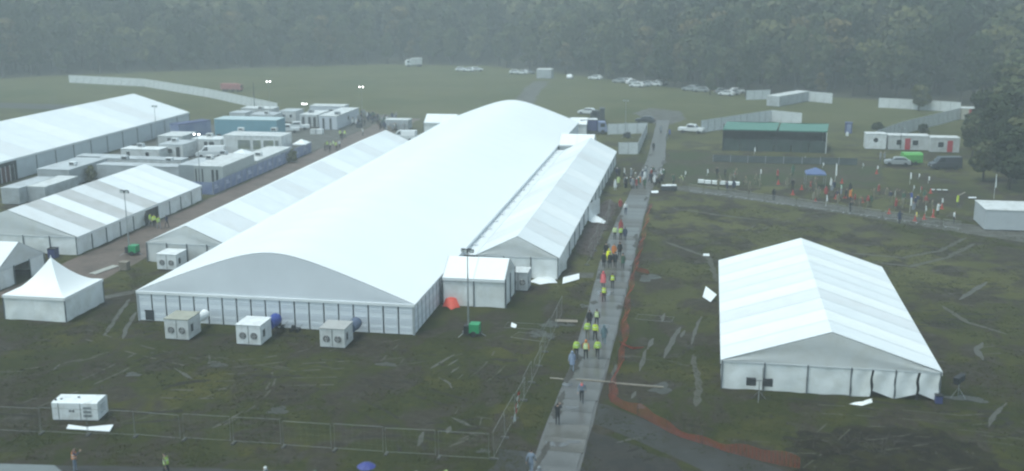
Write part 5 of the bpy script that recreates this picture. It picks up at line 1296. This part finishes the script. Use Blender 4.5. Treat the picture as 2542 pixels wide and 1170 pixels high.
for row in range(5):
    d = random.uniform(0, 4)
    while d < tot:
        p, t = along(edge, d); nn = Vector((-t.y, t.x, 0))
        if nn.y < 0: nn = -nn
        q = p+nn*(3+row*8.5+random.uniform(-2.5, 2.5))+t*random.uniform(-2, 2)
        k = random.choice((0, 1, 2, 4, 6, 0, 3, 5, 1, 4)); h = random.uniform(12.5, 17.5)+row*2.1
        if row == 0: h = random.uniform(7, 14)
        mi = TP[k][3]; rk = ('at the front of the wood', 'at the front of the wood', 'in the second rank of the wood', 'deeper in the wood', 'deeper in the wood')[row]
        lb = '%s tree %s %s' % (KN[mi].replace(' tinged', ''), rk, [w for x, w in marks if q.x < x][0])
        tree(lb, q, h, k, lb.replace(' tree ', ' trees ', 1), random.uniform(.9, 1.2)); cnt += 1
        d += random.uniform(6.0, 10.5)+row*.5
# the wood behind, one mass
def forest():
    Q = []
    base = [crown_arrays(200+i, 420, 5.6, 17, 2.5, 1.15) for i in range(4)]
    ex = [p.x for p in edge]+[170, 330]; ey = [p.y for p in edge]+[300, 330]
    for row in range(10):
        x = -430+rng.uniform(0, 6)
        while x < 310:
            q = Vector((x, float(np.interp(x, ex, ey))+46+row*10+rng.uniform(-3, 3), 0)); s = rng.uniform(1.15, 1.45)+row*.06; a = rng.uniform(0, 6.28)
            B = base[rng.integers(4)]*s; c, sn = math.cos(a), math.sin(a)
            X = B[..., 0]*c-B[..., 1]*sn+q.x; Y = B[..., 0]*sn+B[..., 1]*c+q.y
            Q.append(np.stack([X, Y, B[..., 2]], -1)); x += rng.uniform(6.5, 10)
    me = quads_mesh('forest', np.concatenate(Q), mat('forest_leaf', (.022, .033, .017), .8, .4, .25, 0, (.098, .098, .05), .035, .44, .58, spec=.1)); o = link('forest', me); o['kind'] = 'stuff'
forest()
fl = MB(); fl.add([(p.x, p.y, .01) for p in edge]+[(320, 420, .01), (300, 900, .01), (-420, 900, .01), (-420, 330, .01)], [tuple(range(len(edge)+4))])
struct('forest_floor', fl, mat('leaf_litter', (.035, .034, .02), .9, .3, .5))
for lb, px, py, h, k, w in (('small pale green tree at the wood edge above the parked cars', 1510, 196, 5.5, 3, 1.), ('round olive tree among the cars at the wood edge', 1676, 214, 6.5, 3, 1.), ('tall pale tree standing out from the wood above the hoarding', 1850, 240, 10, 2, .9),
                      ('small russet tree behind the meadow container', 2036, 240, 6.5, 5, 1.), ('lone round tree before the hoarding at the meadow corner', 2280, 276, 6.6, 3, 1.15), ('low bush tree beside the long container hoarding', 1762, 236, 6, 1, 1.2),
                      ('leafy tree covering the end of the red-doored cabin', 2412, 398, 8.6, 4, 1.05), ('dark broad tree behind the leafy one at the field corner', 2478, 420, 11.5, 0, 1.2), ('dark tree at the picture edge above the edge cabin', 2545, 440, 12, 6, 1.3),
                      ('tall tree over the farthest red-doored cabin', 2492, 330, 14, 0, 1.2), ('olive tree beside the farthest cabin', 2462, 306, 9, 2, 1.1), ('big dark tree at the upper picture edge', 2570, 330, 16, 2, 1.3), ('slender green tree between the dark trees', 2530, 372, 12, 1, 1.),
                      ('young tree by the corner of the dark tree group', 2440, 450, 7, 4, 1.3), ('dark low-crowned tree closest to the edge cabin', 2505, 470, 9.5, 0, 1.5), ('broad tree behind the closest dark one, half past the picture edge', 2560, 455, 13, 4, 1.5), ('wide dark tree in the middle of the corner tree group', 2490, 395, 13, 2, 1.5), ('wide mid green tree at the back of the corner tree group', 2520, 350, 15, 1, 1.5), ('olive tree between the farthest cabin and the corner tree group', 2475, 350, 10.5, 3, 1.4), ('dark tree filling the gap behind the young tree', 2455, 415, 10, 6, 1.3), ('dark green tree behind the leafy one, beside the cabin end', 2440, 372, 11, 0, 1.25), ('broad dark tree at the end of the wood beyond the last cabin', 2440, 268, 15, 6, 1.2), ('broad mid green tree closing the wood at the picture edge', 2520, 280, 16, 4, 1.25)):
    tree(lb, G(px, py), h, k, None, w)
def bush(label, px, py, r, h, k=0):
    g = G(px, py); root = thing('bush', label, 'bush', g, random.random()*6)
    quads = crown_arrays(int(px), 700, r, h, .05, .13); o = link('foliage', quads_mesh('foliage', quads, LEAF[k]), root)
    st = MB()
    for i in range(7):
        a = random.random()*6.28; st.tube([(0,0,0),(math.cos(a)*r*.4,math.sin(a)*r*.4,h*.8)], [.03,.012], 4)
    st.build('stem', BARK, root)
bush('small bush at the lane gate by the white gazebo', 727, 404, 1.0, 2.4, 2); bush('dark bush on the meadow inside the sloping hoarding', 2290, 330, 1.6, 1.6, 0); bush('low dark shrub under the sloping hoarding end', 2180, 322, 1.8, 1.2, 0)
bush('olive bush between the containers of the compound', 226, 452, 1.2, 2.8, 2)
# heap of turned earth and brushwood at the lower edge
def brush_heap():
    c = G(2130, 1120); root = thing('brush_heap', 'low heap of turned earth and dead brushwood on the muddy field', 'heap', c)
    mb = MB(); mb.grid(lambda u, v: ((u-.5)*12, (v-.5)*6, .62*math.sin(math.pi*u)**.8*math.sin(math.pi*v)**.8*(.6+.4*math.sin(9*u+4*v)*math.sin(7*v))*(.8+.2*math.sin(23*u)*math.sin(17*v+5*u))-.16-.05*math.sin(31*u+2*v)*math.sin(19*v)), 40, 24); mb.build('earth', MATS['turned_earth'], root, smooth=True)
    br = MB()
    for i in range(110):
        x, y = random.gauss(0, 2.2), random.gauss(0, 1.0); x = max(-4.2, min(4.2, x)); y = max(-2.1, min(2.1, y)); z = .55*max(0, math.cos(x/4.5*1.57))*max(0, math.cos(y/2.3*1.57)); a = random.random()*6.28; l = random.uniform(.3, 1.1); e = random.uniform(-.05, .5)
        br.tube([(x,y,z),(x+math.cos(a)*l*.5,y+math.sin(a)*l*.5,z+e*.6+.05),(x+math.cos(a)*l,y+math.sin(a)*l,max(.02,z+e*.8))], [.018,.014,.006], 4, cap=False)
    b_ = br.build('brushwood', mat('dead_wood', (.050,.042,.033), .85, .35, 2), root); b_['kind'] = 'stuff'
brush_heap()

# ------------------------------------------------------------------ damp air
hz = MB(); hz.box(-720, 720, -80, 1120, -1.2, 46)
HZ = bpy.data.materials.new('damp_air'); HZ.use_nodes = True; t = HZ.node_tree; t.nodes.clear()
pv = t.nodes.new('ShaderNodeVolumePrincipled'); pv.inputs['Color'].default_value = (.90, .97, 1., 1); pv.inputs['Density'].default_value = .0009; pv.inputs['Anisotropy'].default_value = 0.
ou = t.nodes.new('ShaderNodeOutputMaterial'); t.links.new(pv.outputs[0], ou.inputs['Volume'])
ho = hz.build('haze', HZ); ho['kind'] = 'stuff'
print('trees', cnt, 'objects', len(bpy.data.objects))
